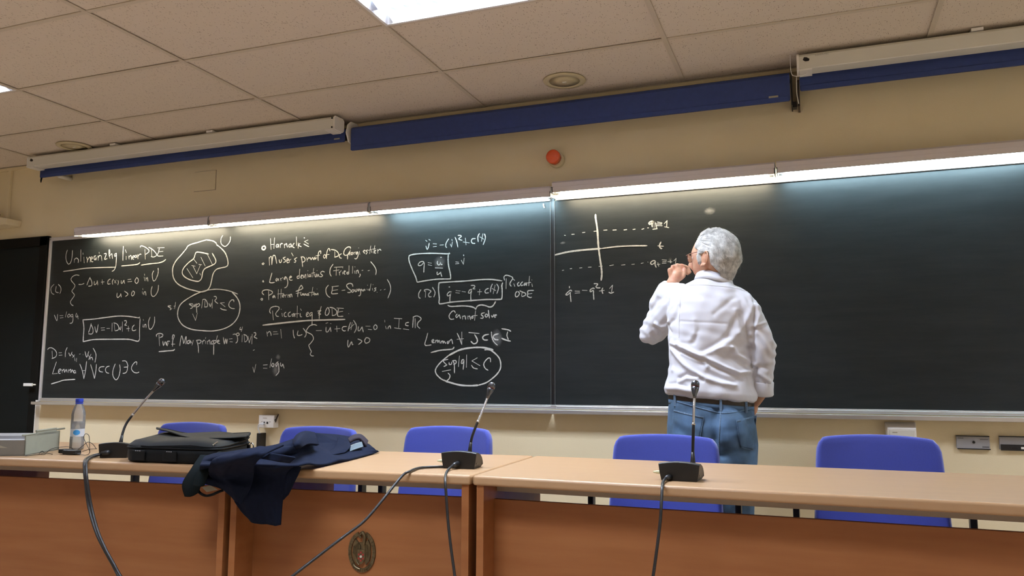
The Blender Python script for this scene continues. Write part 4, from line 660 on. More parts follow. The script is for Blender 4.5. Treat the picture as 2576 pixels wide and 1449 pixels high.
# ================================================================ CHAIRS
def chair(loc):
    r = empty('armchair', (0, 0, 0)); r.location = loc; ORG[r] = Vector((0, 0, 0))
    H0, H1 = .46, .826
    G = []
    for i in range(13):
        v = i / 12; row = []
        for j in range(25):
            u = -1 + j / 12; au = abs(u)
            hw = .226 - .020 * v
            cv = max(0, (v - .86) / .14); cu = max(0, (au - .86) / .14)
            z = H0 + (H1 - H0) * v - .020 * cu ** 2.4 * v ** 8 + .012 * (1 - u * u) * v
            x = u * hw * (1 - .030 * cv ** 2.6 * au)
            y = .035 * (1 - u * u) + .05 * v
            row.append((x, y, z))
        G.append(row)
    back = obj('backrest', MB().grid(G), M['blue_fabric'], r, smooth=True, solid=.038)
    k = back.modifiers.new('round', 'BEVEL'); k.width = .012; k.segments = 3; k.limit_method = 'ANGLE'; k.angle_limit = 1.0
    obj('back_shell', MB().grid([[(p[0] * .96, p[1] + .024, p[2]) for p in row] for row in G[:-1]]), M['black'], r, smooth=True, solid=.006)
    obj('seat', MB().box(-.235, .235, -.43, .02, .415, .47), M['blue_fabric'], r, bevel=.02, seg=4)
    obj('seat_pan', MB().box(-.225, .225, -.42, .01, .398, .416), M['black'], r)
    for sx in (-1, 1):
        obj('leg', MB().tube([(sx * .255, -.34, .0), (sx * .265, -.31, .40)], .012, 10), M['black_metal'], r, smooth=True)
        obj('leg', MB().tube([(sx * .26, .10, .0), (sx * .272, .02, .40)], .012, 10), M['black_metal'], r, smooth=True)
        obj('arm_post', MB().box(sx * .284 - .011, sx * .284 + .011, -.04, .0, .38, .655), M['black_metal'], r, bevel=.003)
        obj('armrest', MB().box(sx * .284 - .024, sx * .284 + .024, -.27, .03, .650, .676), M['black'], r, bevel=.010)
        obj('side_rail', MB().box(sx * .262 - .008, sx * .284 + .008 if sx > 0 else sx * .262 + .008, -.32, .03, .385, .405) if sx > 0 else MB().box(-.292, -.254, -.32, .03, .385, .405), M['black_metal'], r)
    obj('back_upright', MB().tube([(-.13, .04, .40), (-.13, .075, .60)], .010, 8).tube([(.13, .04, .40), (.13, .075, .60)], .010, 8), M['black_metal'], r)
    return r
CH = [(-2.947, 'blue upholstered armchair whose back shows behind the black bag', 1.0, 0), (-2.199, 'blue upholstered armchair half hidden by the navy jacket', .995, .0),
      (-1.529, 'blue upholstered armchair behind the middle microphone, left of the standing man', 1.014, .0), (-.575, 'blue upholstered armchair directly in front of the standing man', 1.0, 0), (.198, 'rightmost blue upholstered armchair, alone on the right', 1.022, -.02)]
ch0 = chair((CH[0][0], -1.15, 0)); bpy.context.view_layer.update(); kids_of(ch0)
for i, (X, lab, sc, rz) in enumerate(CH):
    o = ch0 if i == 0 else copy_tree(ch0)
    o.location = (X, -1.15, 0); o.rotation_euler = (0, 0, rz); o.scale = (1, 1, sc)
    tag(o, lab, 'chair', 'blue chairs behind the desks')

# ================================================================ MICROPHONES
def mic(c0, c1, ang, hgt, neck, label, cables, conn=True):
    c0, c1 = Vector(c0), Vector(c1); W = (c1 - c0).length
    ux = Vector((math.cos(ang), math.sin(ang), 0)); uy = Vector((-math.sin(ang), math.cos(ang), 0))
    def L(a, b, h): return c0 + ux * a + uy * b + Vector((0, 0, h))
    r = empty('desk_microphone', c0.lerp(c1, .5), label, 'microphone', 'gooseneck microphones on the desks')
    rings = []
    for b, h, sh in ((0, hgt, 0), (.004, hgt + .002, 0), (.028, hgt + .001, 0), (.050, hgt * .90, .002), (.068, hgt * .70, .004), (.078, hgt * .45, .006), (.081, hgt * .25, .008)):
        ring = []
        for k in range(13):
            u = k / 12; ring.append(L(-.004 + u * (W + .008) if True else 0, b, h + .006 * (1 - (2 * u - 1) ** 2) - .003))
        ring = [L(.004, b, .0), L(-.001, b, h * .45)] + ring + [L(W + .001, b, h * .45), L(W - .004, b, .0)]
        rings.append(ring)
    obj('base', MB().loft(rings), M['black'], r, bevel=.0015)
    n = catmull(neck, 8); m = len(n)
    obj('neck_boot', MB().tube([n[0] - Vector((0, 0, .012)), n[0], n[3], n[6]], [.009, .0075, .0062, .0052], 10), M['black'], r, smooth=True)
    obj('gooseneck', MB().tube(n[:m // 2 + 1], .0046, 10), M['black_metal'], r, smooth=True)
    obj('neck_tube', MB().tube(n[m // 2:], .0040, 10).tube([n[m // 2] + (n[m // 2] - n[m // 2 - 1]) * .1, n[m // 2 + 1]], .0056, 10), M['chrome'], r, smooth=True)
    t = (n[-1] - n[-2]).normalized(); e = n[-1]
    obj('microphone_head', MB().tube([e - t * .002, e + t * .010, e + t * .026, e + t * .034], [.0048, .0062, .0112, .0120], 16).tube([e + t * .037, e + t * .046, e + t * .052, e + t * .056, e + t * .058], [.0128, .0128, .0115, .0075, .001], 16), M['dark_chrome'], r, smooth=True)
    obj('light_ring', MB().tube([e + t * .0342, e + t * .0368], .01215, 16), M['red'], r, smooth=True)
    for (lb, pl_, runs) in cables:
        first = Vector(runs[0][0][0]); wr = empty('microphone_cable', first, lb, 'cable', 'black cables of the desk microphones')
        for (a, b) in pl_: obj('plug', MB().tube([a, Vector(a).lerp(Vector(b), .6), b], [.0085, .008, .0045], 10), M['cable'], wr, smooth=True)
        for pts, rr in runs: obj('cable', MB().tube(catmull(pts, 8), rr, 8), M['cable'], wr, smooth=True)
    if conn:
        q = L(.0, .02, hgt * .42); obj('side_connector', MB().tube([q + ux * .01, q - ux * .012, q - ux * .024], [.005, .005, .002], 8), M['cream_plug'], r, smooth=True)
    sp = MB(); sp.box(0, .001, 0, .001, 0, .001)
    obj('side_port', MB().tube([L(W, .02, hgt * .3), L(W + .0012, .02, hgt * .3)], .003, 8), M['dark_chrome'], r)
    return r
FL = .012
mic((-1.1653, -1.9155, 0.7630), (-1.0518, -1.9204, 0.7630), .12, .052, [(-1.0923, -1.8550, 0.8147), (-1.0890, -1.8500, 0.8551), (-1.0806, -1.8400, 0.8902), (-1.0684, -1.8250, 0.9308), (-1.0589, -1.8100, 0.9665), (-1.0530, -1.8000, 0.9918)],
    'gooseneck microphone standing at the seam between the middle and right desks',
    [('thin black cable hanging straight down from the middle microphone, left of the desk seam', [((-1.1082, -1.9150, 0.7806), (-1.1156, -1.9450, 0.7755))], [([(-1.1142, -1.9450, 0.7756), (-1.1085, -1.9900, 0.7677), (-1.0764, -2.0750, 0.7619), (-1.0562, -2.1200, 0.7477), (-1.0484, -2.1300, 0.7166), (-1.0361, -2.1400, 0.6379), (-1.0214, -2.1500, 0.5666), (-1.0030, -2.1600, 0.4870), (-0.9875, -2.1700, 0.4121), (-.98, -2.2, FL)], .0042)]),
     ('black cable swooping from the middle microphone past the crest to the lower left', [], [([(-1.1441, -1.9053, 0.7680), (-1.1708, -1.9162, 0.7680), (-1.2170, -1.9744, 0.7680), (-1.1994, -2.0788, 0.7680), (-1.2102, -2.1100, 0.7551), (-1.2242, -2.2000, 0.6956), (-1.2432, -2.2700, 0.6443), (-1.2772, -2.3200, 0.6081), (-1.3271, -2.3600, 0.5626), (-1.3836, -2.4100, 0.5090), (-1.4641, -2.4500, 0.4356), (-1.75, -2.6, FL)], .0042)])])
mic((-0.4383, -1.9652, 0.7630), (-0.3270, -1.9700, 0.7630), -.03, .050, [(-0.3500, -1.9100, 0.8125), (-0.3498, -1.9050, 0.8526), (-0.3484, -1.9000, 0.8965), (-0.3475, -1.8900, 0.9428), (-0.3470, -1.8800, 0.9779), (-0.3466, -1.8700, 1.0002)],
    'gooseneck microphone on the right desk, in front of the standing man',
    [('black cable hanging from the right desk microphone over the front panel', [((-0.4081, -1.9650, 0.7734), (-0.4167, -1.9950, 0.7729))], [([(-0.4164, -1.9900, 0.7724), (-0.4139, -2.0500, 0.7692), (-0.4046, -2.1150, 0.7622), (-0.4029, -2.1400, 0.7296), (-0.4052, -2.1500, 0.6788), (-0.4120, -2.1600, 0.6182), (-0.4231, -2.1700, 0.5386), (-0.4340, -2.1800, 0.4683), (-.47, -2.22, FL)], .0042)])])
mic((-2.4897, -2.0762, 0.7630), (-2.3839, -2.0816, 0.7630), .35, .052, [(-2.4877, -1.9800, 0.8127), (-2.4911, -1.9700, 0.8494), (-2.4930, -1.9500, 0.8875), (-2.4673, -1.9300, 0.9358), (-2.4415, -1.9150, 0.9755), (-2.4208, -1.9000, 1.0077)],
    'gooseneck microphone at the left, behind the black bag',
    [('thick twin black cable hanging from the left microphone over the left desk', [((-2.4422, -2.0787, 0.7850), (-2.5036, -2.0646, 0.7760))], [([(-2.5100, -2.0551, 0.7750), (-2.5251, -2.0764, 0.7690), (-2.4535, -2.1623, 0.7690), (-2.4059, -2.2120, 0.7628), (-2.3881, -2.2260, 0.7417), (-2.3747, -2.2320, 0.7079), (-2.3607, -2.2250, 0.6219), (-2.3100, -2.2350, 0.5405), (-2.2606, -2.2400, 0.4836), (-2.2148, -2.2450, 0.4391), (-2.1809, -2.2500, 0.4060), (-2.1107, -2.2600, 0.3380), (-1.95, -2.3, FL)], .0046),
     ([(-2.4809, -2.0780, 0.7750), (-2.4952, -2.0979, 0.7690), (-2.4227, -2.1811, 0.7690), (-2.3964, -2.2120, 0.7604), (-2.3765, -2.2280, 0.7397), (-2.3611, -2.2360, 0.7089), (-2.3402, -2.2320, 0.6241), (-2.2917, -2.2420, 0.5429), (-2.2429, -2.2500, 0.4868), (-2.2026, -2.2500, 0.4411), (-2.1723, -2.2500, 0.4068), (-2.0940, -2.2600, 0.3396), (-1.90, -2.31, FL)], .0046)])], conn=False)

# ================================================================ BOTTLE, BOX, RECORDER
bt = Vector((-2.8692, -1.8432, 0.7630)); zt2 = ((-2.8495, -1.8610, 0.9717))[2]
k = (zt2 - DT) / .215
b = empty('water_bottle', bt, 'half-full plastic water bottle with a blue cap, left of the black bag', 'bottle')
tilt = 0
prof = [(.001, .002), (.024, .001), (.027, .005), (.027, .045), (.0262, .052), (.0262, .094), (.027, .100), (.027, .122), (.0262, .125), (.0265, .128), (.0262, .140), (.0268, .145), (.0262, .150), (.024, .163), (.019, .178), (.0125, .192), (.0125, .203)]
obj('shell', MB().lathe([(r_, h * k) for r_, h in prof], bt, 32, cap=False), M['bottle'], b, smooth=True)
obj('water', MB().lathe([(.001, .004), (.0245, .004), (.0255, .008), (.0255, .118 * k), (.001, .118 * k)], bt, 32, cap=False), M['water'], b, smooth=True)
obj('cap', MB().lathe([(.0135, .198 * k), (.0148, .199 * k), (.0148, .213 * k), (.0138, .215 * k), (.001, .215 * k)], bt, 28), M['blue_cap'], b, smooth=True)
obj('neck_ring', MB().lathe([(.0128, .192 * k), (.0152, .194 * k), (.0152, .196 * k), (.0128, .197 * k)], bt, 28), M['blue_cap'], b, smooth=True)
obj('label_band', MB().lathe([(.0266, .056 * k), (.0266, .088 * k)], bt, 40, cap=False), M['label'], b, smooth=True)
g = []
for i in range(9):
    v = -1 + i / 4; row = []
    for j in range(13):
        u = -1 + j / 6; s_ = math.sqrt(max(0, 1 - v * v)); q = -PI / 2 - .30 + u * .50 * max(.25, s_) + 1.02
        row.append((bt.x + .0270 * math.cos(q), bt.y + .0270 * math.sin(q), bt.z + (.073 + .011 * v) * k))
    g.append(row)
obj('label_emblem', MB().grid(g), M['label_blue'], b, smooth=True)
c0 = Vector((-2.8088, -2.1228, 0.7630)); c1 = Vector((-2.9348, -1.8705, 0.7630)); u1 = (c1 - c0); L1 = u1.length; u1.normalize(); u2 = Vector((u1.y, -u1.x, 0)) * -1
if u2.x > 0: u2 = -u2
bx = empty('storage_box', c0 + u2 * .15, 'open grey cardboard file box at the far left of the desks', 'box')
def wall4(a, d, n, ln, th, h0, h1):
    p = [a, a + d * ln, a + d * ln + n * th, a + n * th]
    return MB().hexa([(q.x, q.y, DT + h0) for q in p] + [(q.x, q.y, DT + h1) for q in p])
LB = .30
obj('long_side', wall4(c0, u2, u1, LB, .004, 0, .058), M['box_dark'], bx)
obj('long_side', wall4(c1, u2, -u1, LB, .004, 0, .062), M['box_dark'], bx)
obj('end_panel', wall4(c0, u1, u2, L1, .004, 0, .078), M['box_light'], bx)
obj('end_panel', wall4(c0 + u2 * LB, u1, -u2, L1, .004, 0, .078), M['box_light'], bx)
obj('bottom', wall4(c0, u1, u2, L1, LB, .0005, .004), M['box_dark'], bx)
for s_, e_, h_ in ((-.02, .07, .078), (.08, .24, .088), (.235, .31, .084)):
    pa = c0 + u1 * (L1 / .27) * s_ + u2 * .002; pb = c0 + u1 * (L1 / .27) * e_ + u2 * .002
    obj('rolled_tab', MB().tube([(pa.x, pa.y, DT + h_), (pb.x, pb.y, DT + h_)], .0040, 10), M['box_light'], bx, smooth=True)
pa = c0 + u1 * (L1 / .27) * .08; pb = c0 + u1 * (L1 / .27) * .24
obj('raised_edge', MB().hexa([(pa.x, pa.y, DT + .07), (pb.x, pb.y, DT + .07), (pb.x - .004, pb.y, DT + .07), (pa.x - .004, pa.y, DT + .07), (pa.x, pa.y, DT + .090), (pb.x, pb.y, DT + .090), (pb.x - .004, pb.y, DT + .090), (pa.x - .004, pa.y, DT + .090)]), M['box_light'], bx)
tri = [c0 + u2 * q - u1 * .0008 for q in (.062, .094, .128)]
obj('white_triangle', MB().add([(tri[0].x, tri[0].y, DT + .030), (tri[1].x, tri[1].y, DT + .041), (tri[2].x, tri[2].y, DT + .030)], [(0, 1, 2)]), M['beige'], bx)
pk = c0 + u2 * .05 + u1 * .12
bk = empty('stack_of_papers', (pk.x, pk.y, DT + .005), 'blue-grey papers inside the open grey file box', 'papers')
def slab(a, la, lb, h0, h1): return MB().hexa([(q.x, q.y, DT + h0) for q in (a, a + u2 * la, a + u2 * la + u1 * lb, a + u1 * lb)] + [(q.x, q.y, DT + h1) for q in (a, a + u2 * la, a + u2 * la + u1 * lb, a + u1 * lb)])
obj('paper_bundle', slab(c0 + u2 * .012 + u1 * .03, .20, .20, .005, .060), M['paper'], bk)
obj('dark_folder', slab(c0 + u2 * .012 + u1 * .05, .22, .17, .060, .072), M['grey_plate'], bk)
r0 = Vector((-2.7176, -2.0139, 0.7630))
rc = empty('voice_recorder', r0, 'small black recorder and adapter with thin tangled wires, in front of the bottle', 'recorder')
obj('adapter', MB().box(-.036, .006, -.012, .018, .004, .020), M['black'], None, origin=(0, 0, 0), bevel=.002).parent = rc
obj('recorder_body', MB().box(-.006, .058, -.020, .012, .001, .018), M['black'], None, origin=(0, 0, 0), bevel=.003).parent = rc
obj('jack_plug', MB().tube([(.05, -.018, .006), (.075, -.010, .005)], .004, 8), M['black'], None, origin=(0, 0, 0), smooth=True).parent = rc
wires = [[(98,1143), (101,1138), (107,1135), (114,1140), (130,1129), (150,1125), (174,1124), (185,1131)],
         [(98,1142), (110,1143), (120,1140), (132,1143)], [(64,1147), (98,1143), (114,1139)],
         [(196,1131), (210,1120), (222,1112), (234,1118), (242,1129)], [(207,1136), (226,1130), (244,1129)],
         [(195,1142), (215,1145), (225,1139), (225,1118), (224,1097), (216,1091), (211,1098), (213,1108), (224,1130), (226,1139)]]
WP = [[(-2.7935, -2.0754, 0.7655), (-2.8313, -2.0400, 0.7689), (-2.8191, -2.0400, 0.7738), (-2.8037, -2.0400, 0.7668), (-2.7717, -2.0400, 0.7844), (-2.7307, -2.0400, 0.7918), (-2.6815, -2.0400, 0.7948), (-2.6581, -2.0400, 0.7851)], [(-2.8083, -2.0634, 0.7655), (-2.7769, -2.0685, 0.7655), (-2.7911, -2.0400, 0.7672), (-2.7465, -2.0560, 0.7655)], [(-2.7816, -2.1410, 0.7655), (-2.7935, -2.0754, 0.7655), (-2.8038, -2.0400, 0.7683)], [(-2.6358, -2.0400, 0.7858), (-2.6090, -2.0400, 0.8030), (-2.5859, -2.0400, 0.8155), (-2.5612, -2.0400, 0.8074), (-2.5440, -2.0400, 0.7917)], [(-2.6130, -2.0400, 0.7791), (-2.5757, -2.0400, 0.7892), (-2.5400, -2.0400, 0.7918)], [(-2.6364, -2.0400, 0.7694), (-2.5958, -2.0400, 0.7664), (-2.5765, -2.0400, 0.7759), (-2.5792, -2.0400, 0.8068), (-2.5838, -2.0400, 0.8378), (-2.6006, -2.0400, 0.8463), (-2.6098, -2.0400, 0.8356), (-2.6045, -2.0400, 0.8209), (-2.5797, -2.0400, 0.7891), (-2.5746, -2.0400, 0.7760)]]
for pts in WP: obj('wire', MB().tube(catmull(pts, 6), .0011, 6), M['black'], rc, smooth=True)

# ================================================================ BAG
FLc, FRc, BRc, BLc = Vector((-2.293, -2.158, DT)), Vector((-1.905, -2.124, DT)), Vector((-2.030, -1.78, DT)), Vector((-2.43, -1.83, DT))
bg = empty('laptop_bag', (FLc + BRc) / 2, 'black laptop bag lying flat on the left desk beside the navy jacket', 'bag')
def quad(s, t):
    return FLc * (1 - s) * (1 - t) + FRc * s * (1 - t) + BRc * s * t + BLc * (1 - s) * t
def rounded(h, inset, puff=0, n=40, lift=None):
    ring = []
    for k_ in range(n):
        q = 2 * PI * (k_ + .5) / n; cx_, sy_ = math.cos(q), math.sin(q); e = .28
        s_ = .5 + (.5 - inset) * math.copysign(abs(cx_) ** e, cx_); t_ = .5 + (.5 - inset) * math.copysign(abs(sy_) ** e, sy_)
        p = quad(s_, t_); hh = h + (lift(s_, t_) if lift else 0)
        ring.append((p.x, p.y, DT + hh))
    return ring
wav = lambda s, t: .004 * math.sin(9 * s + 2) + .003 * math.sin(7 * t + 1) + .010 * (1 - t) * -1 * (s < 2) + .006 * t
obj('body', MB().loft([rounded(.001, .03), rounded(.006, .008), rounded(.030, .0), rounded(.050, .002)]), M['bag'], bg, smooth=True)
top = [rounded(.050, .002), rounded(.064, .012, lift=wav), rounded(.076, .05, lift=wav), rounded(.082, .14, lift=wav), rounded(.084, .30, lift=wav), rounded(.083, .46, lift=wav)]
obj('top_compartment', MB().loft(top), M['bag'], bg, smooth=True)
rg = rounded(.0515, -.003, n=56); obj('piping', MB().tube(rg + [rg[0]], .0028, 6), M['bag_trim'], bg, smooth=True)
rg2 = rounded(.068, .004, n=56, lift=wav)
obj('zipper', MB().tube([rg2[i % 56] for i in range(40, 64)], .0032, 6), M['bag_trim'], bg, smooth=True)
# lid that curls up along the back edge
lid = [[tuple(p) for p in r_] for r_ in patch([[(-2.3969, -1.9000, 0.8644), (-2.3628, -1.8800, 0.8580), (-2.3026, -1.8600, 0.8447), (-2.2149, -1.8500, 0.8388), (-2.0918, -1.8400, 0.8458), (-2.0116, -1.8300, 0.8503)], [(-2.3871, -1.9100, 0.8636), (-2.3300, -1.9100, 0.8574), (-2.2540, -1.9100, 0.8429), (-2.1529, -1.9300, 0.8409), (-2.0429, -1.9200, 0.8461), (-1.9812, -1.8700, 0.8490)], [(-2.3752, -1.9200, 0.8629), (-2.2953, -1.9400, 0.8555), (-2.1964, -1.9700, 0.8423), (-2.0903, -2.0100, 0.8405), (-2.0010, -1.9900, 0.8417), (-1.9577, -1.9100, 0.8434)]], 4, 6)]
obj('lid_flap', MB().grid(lid), M['bag'], bg, smooth=True, solid=.004)
obj('lid_edge', MB().tube([p for p in lid[0]], .0036, 8).tube([r_[-1] for r_ in lid], .0045, 8).tube([p for p in lid[0]][6:], .0045, 8), M['bag_trim'], bg, smooth=True)
zp = Vector((-1.9463, -2.1000, 0.8167))
obj('zip_pull', MB().hexa([(zp.x - .004, zp.y, zp.z - .014), (zp.x + .006, zp.y - .002, zp.z - .016), (zp.x + .006, zp.y + .003, zp.z - .016), (zp.x - .004, zp.y + .003, zp.z - .014), (zp.x - .006, zp.y, zp.z + .012), (zp.x + .004, zp.y - .002, zp.z + .013), (zp.x + .004, zp.y + .003, zp.z + .013), (zp.x - .006, zp.y + .003, zp.z + .012)]), M['chrome'], bg, bevel=.0015)
obj('zip_slider', MB().tube([(zp.x + .002, zp.y, zp.z + .013), (zp.x + .010, zp.y + .01, zp.z + .022)], .003, 8), M['chrome'], bg)
for px_ in ((-2.252, -2.1575), (-2.125, -2.1455)):
    fm = MB()
    for q in range(3): fm.box(px_[0] + .020 + .009 * q, px_[0] + .025 + .009 * q, px_[1] - .0022, px_[1] - .0010, DT + .040, DT + .0425)
    obj('buckle_studs', fm, M['grey_plate'], bg)
    obj('front_patch', MB().box(px_[0] + .004, px_[0] + .062, px_[1] - .0012, px_[1] + .004, DT + .008, DT + .043), M['bag'], bg, bevel=.002)
sc_ = Vector((-2.0011, -1.8400, 0.8010))
obj('strap_anchor', MB().box(sc_.x - .035, sc_.x + .004, sc_.y - .008, sc_.y + .002, sc_.z - .012, sc_.z + .008), M['bag_trim'], bg, bevel=.002)
obj('strap_ring', MB().tube(catmull([(sc_.x + .000, sc_.y, sc_.z + .006), (sc_.x + .008, sc_.y, sc_.z + .014), (sc_.x + .016, sc_.y, sc_.z + .008), (sc_.x + .018, sc_.y, sc_.z - .004)], 6), .0022, 8), M['chrome'], bg, smooth=True)

# ================================================================ JACKET
jk = empty('jacket', (-1.72, -1.95, DT), 'navy wool jacket thrown over the desk edge beside the black bag', 'jacket')
def crease(P, pts, w, h):
    """height of a fold that follows a polyline, evaluated at 2-D points P (...,2)"""
    d = np.full(P.shape[:-1], 9.0)
    for a_, b_ in zip(pts[:-1], pts[1:]):
        a_, b_ = np.array(a_), np.array(b_); ab = b_ - a_; t = np.clip(((P - a_) @ ab) / (ab @ ab + 1e-12), 0, 1)
        q = P - (a_ + t[..., None] * ab); d = np.minimum(d, np.sqrt((q ** 2).sum(-1)))
    return h * np.exp(-(d / w) ** 2)
def cloth(net, folds, nu=9, nv=9):
    G = patch(net, nu, nv); A = np.array([[list(p) for p in row] for row in G]); m_, n_ = A.shape[:2]
    uu, vv = np.meshgrid(np.linspace(0, 1, n_), np.linspace(0, 1, m_))
    N = np.cross(np.gradient(A, axis=1), np.gradient(A, axis=0)); N /= np.linalg.norm(N, axis=2, keepdims=True) + 1e-9
    if (N[..., 1].mean() - N[..., 2].mean()) > 0: N = -N
    UV = np.stack([uu, vv], -1); disp = np.zeros((m_, n_))
    for pts, w, h in folds: disp += crease(UV, pts, w, h)
    A = A + N * disp[..., None]
    return [[tuple(p) for p in row] for row in A]
GL = cloth([[(-1.9280, -2.1595, 0.7930), (-1.8632, -2.1874, 0.8080), (-1.7842, -2.2147, 0.8180), (-1.7656, -2.1409, 0.8230), (-1.7008, -2.0912, 0.8330), (-1.7071, -1.9625, 0.8480), (-1.8136, -1.6738, 0.8430), (-1.8410, -1.4320, 0.8180), (-1.7279, -1.4456, 0.7930)], [(-1.8941, -2.2065, 0.7880), (-1.8221, -2.2379, 0.8010), (-1.7520, -2.2467, 0.8080), (-1.7043, -2.2125, 0.8130), (-1.6478, -2.1582, 0.8180), (-1.6579, -2.0231, 0.8280), (-1.7679, -1.7318, 0.8180), (-1.7586, -1.5557, 0.8030), (-1.7068, -1.4587, 0.7850)], [(-1.8707, -2.2397, 0.7830), (-1.8177, -2.2422, 0.7890), (-1.7562, -2.2334, 0.7930), (-1.6880, -2.2222, 0.7970), (-1.6416, -2.1611, 0.7970), (-1.6485, -2.0256, 0.7980), (-1.6857, -1.8291, 0.7930), (-1.7020, -1.6217, 0.7850), (-1.6372, -1.5489, 0.7830)], [(-1.8222, -2.2991, 0.7830), (-1.7532, -2.3128, 0.7870), (-1.7012, -2.2915, 0.7870), (-1.6435, -2.2679, 0.7870), (-1.5694, -2.2502, 0.7870), (-1.5256, -2.1907, 0.7830), (-1.5484, -1.9993, 0.7690), (-1.5827, -1.7764, 0.7680), (-1.6397, -1.5038, 0.7670)]], [([(.50, .1), (.60, .5), (.66, 1)], .03, .006), ([(.62, .10), (.72, .6), (.80, 1)], .03, .007), ([(.72, .0), (.84, .45), (.97, .9)], .03, .006), ([(.55, .25), (.9, .45)], .03, -.004), ([(.40, .1), (.55, .5)], .04, .005), ([(.2, .3), (.45, .5)], .04, .004)])
obj('body', MB().grid(GL), M['navy'], jk, smooth=True, solid=.006)
GJ = cloth([[(-1.8222, -2.2991, 0.7830), (-1.7532, -2.3128, 0.7870), (-1.7012, -2.2915, 0.7870), (-1.6435, -2.2679, 0.7870), (-1.5694, -2.2502, 0.7870), (-1.5384, -2.2040, 0.7850)], [(-1.9240, -2.1850, 0.7461), (-1.8622, -2.1750, 0.7451), (-1.7938, -2.1700, 0.7449), (-1.7141, -2.1650, 0.7478), (-1.6388, -2.1600, 0.7505), (-1.6035, -2.1500, 0.7535)], [(-1.9162, -2.1850, 0.7258), (-1.8401, -2.1800, 0.7159), (-1.7666, -2.1800, 0.6865), (-1.6981, -2.1750, 0.6768), (-1.6380, -2.1650, 0.6787), (-1.6097, -2.1580, 0.6792)], [(-1.9065, -2.1800, 0.7103), (-1.8170, -2.1750, 0.6871), (-1.7534, -2.1650, 0.6209), (-1.7028, -2.1600, 0.5945), (-1.6454, -2.1500, 0.5903), (-1.6211, -2.1500, 0.5931)]], [([(.30, 0), (.42, .5), (.55, 1)], .05, .008), ([(.60, 0), (.62, .5), (.70, 1)], .04, -.006), ([(.78, 0), (.84, 1)], .04, .005), ([(.10, .1), (.35, .9)], .05, -.006)])
n_ = len(GJ[0])
obj('skirt', MB().grid(GJ), M['navy'], jk, smooth=True, solid=.006)
obj('side_panel', MB().grid(cloth([[(-1.6482, -2.1366, 0.7730), (-1.6051, -2.1321, 0.7730), (-1.5659, -2.1292, 0.7730)], [(-1.6445, -2.1400, 0.7482), (-1.6015, -2.1400, 0.7500), (-1.5722, -2.1300, 0.7527)], [(-1.6392, -2.1450, 0.7111), (-1.6055, -2.1450, 0.7127), (-1.5856, -2.1350, 0.7200)], [(-1.6373, -2.1450, 0.6686), (-1.6226, -2.1400, 0.6699), (-1.6055, -2.1350, 0.6840)]], [([(.5, 0), (.45, 1)], .12, .006)])), M['navy'], jk, smooth=True, solid=.006)
obj('front_panel', MB().grid(cloth([[(-1.6595, -2.3193, 0.8330), (-1.5991, -2.2842, 0.8430), (-1.5656, -2.2232, 0.8480)], [(-1.7239, -2.3308, 0.8150), (-1.6028, -2.3701, 0.8250), (-1.5681, -2.3099, 0.8270)], [(-1.7507, -2.3369, 0.7930), (-1.6738, -2.3267, 0.7950), (-1.6053, -2.3073, 0.7970)], [(-1.8697, -2.2000, 0.7449), (-1.7884, -2.2050, 0.7438), (-1.6980, -2.1950, 0.7467)], [(-1.8341, -2.2000, 0.7147), (-1.7627, -2.2050, 0.7048), (-1.7113, -2.1950, 0.7012)], [(-1.8002, -2.1950, 0.6892), (-1.7691, -2.1950, 0.6695), (-1.7513, -2.1850, 0.6528)]], [([(.2, .3), (.6, .9)], .10, .006), ([(.75, .1), (.8, .9)], .07, -.004), ([(.45, 0), (.35, .5)], .08, .005)])), M['navy'], jk, smooth=True, solid=.006)
obj('hem_fold', MB().tube([tuple(p) for p in GJ[-1]][int(n_ * .30):], .0035, 6), M['navy'], jk, smooth=True)
SL = [[(-1.9621, -2.1400, 0.7928), (-1.9372, -2.1300, 0.7915), (-1.9124, -2.1200, 0.7915)], [(-1.9497, -2.1900, 0.7533), (-1.9063, -2.2000, 0.7587), (-1.8776, -2.1900, 0.7589)], [(-1.9726, -2.2000, 0.7082), (-1.9227, -2.2150, 0.7123), (-1.8988, -2.2000, 0.7142)], [(-1.9694, -2.1900, 0.6685), (-1.9388, -2.2000, 0.6713), (-1.9148, -2.1950, 0.6873)]]
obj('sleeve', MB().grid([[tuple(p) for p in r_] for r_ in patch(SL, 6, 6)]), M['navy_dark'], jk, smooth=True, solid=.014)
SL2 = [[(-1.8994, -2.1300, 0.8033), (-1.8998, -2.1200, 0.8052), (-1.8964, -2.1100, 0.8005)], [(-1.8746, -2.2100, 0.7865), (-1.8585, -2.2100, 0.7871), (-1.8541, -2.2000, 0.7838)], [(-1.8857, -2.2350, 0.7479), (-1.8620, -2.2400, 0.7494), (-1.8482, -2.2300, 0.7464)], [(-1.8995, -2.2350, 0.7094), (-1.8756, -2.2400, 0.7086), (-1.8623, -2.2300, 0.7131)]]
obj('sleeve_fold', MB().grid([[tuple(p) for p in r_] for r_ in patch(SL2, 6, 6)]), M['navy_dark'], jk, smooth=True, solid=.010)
LP = [[(-1.7712, -1.6000, 0.8273), (-1.7491, -1.6000, 0.8171), (-1.7235, -1.6000, 0.8102)], [(-1.7035, -1.7300, 0.7962), (-1.6880, -1.7000, 0.7959), (-1.6749, -1.6600, 0.7993)], [(-1.6409, -1.9483, 0.7850), (-1.6236, -1.8768, 0.7850), (-1.6468, -1.7422, 0.7830)]]
obj('lapel', MB().grid([[tuple(p) for p in r_] for r_ in patch(LP, 6, 6)]), M['navy'], jk, smooth=True, solid=.005)
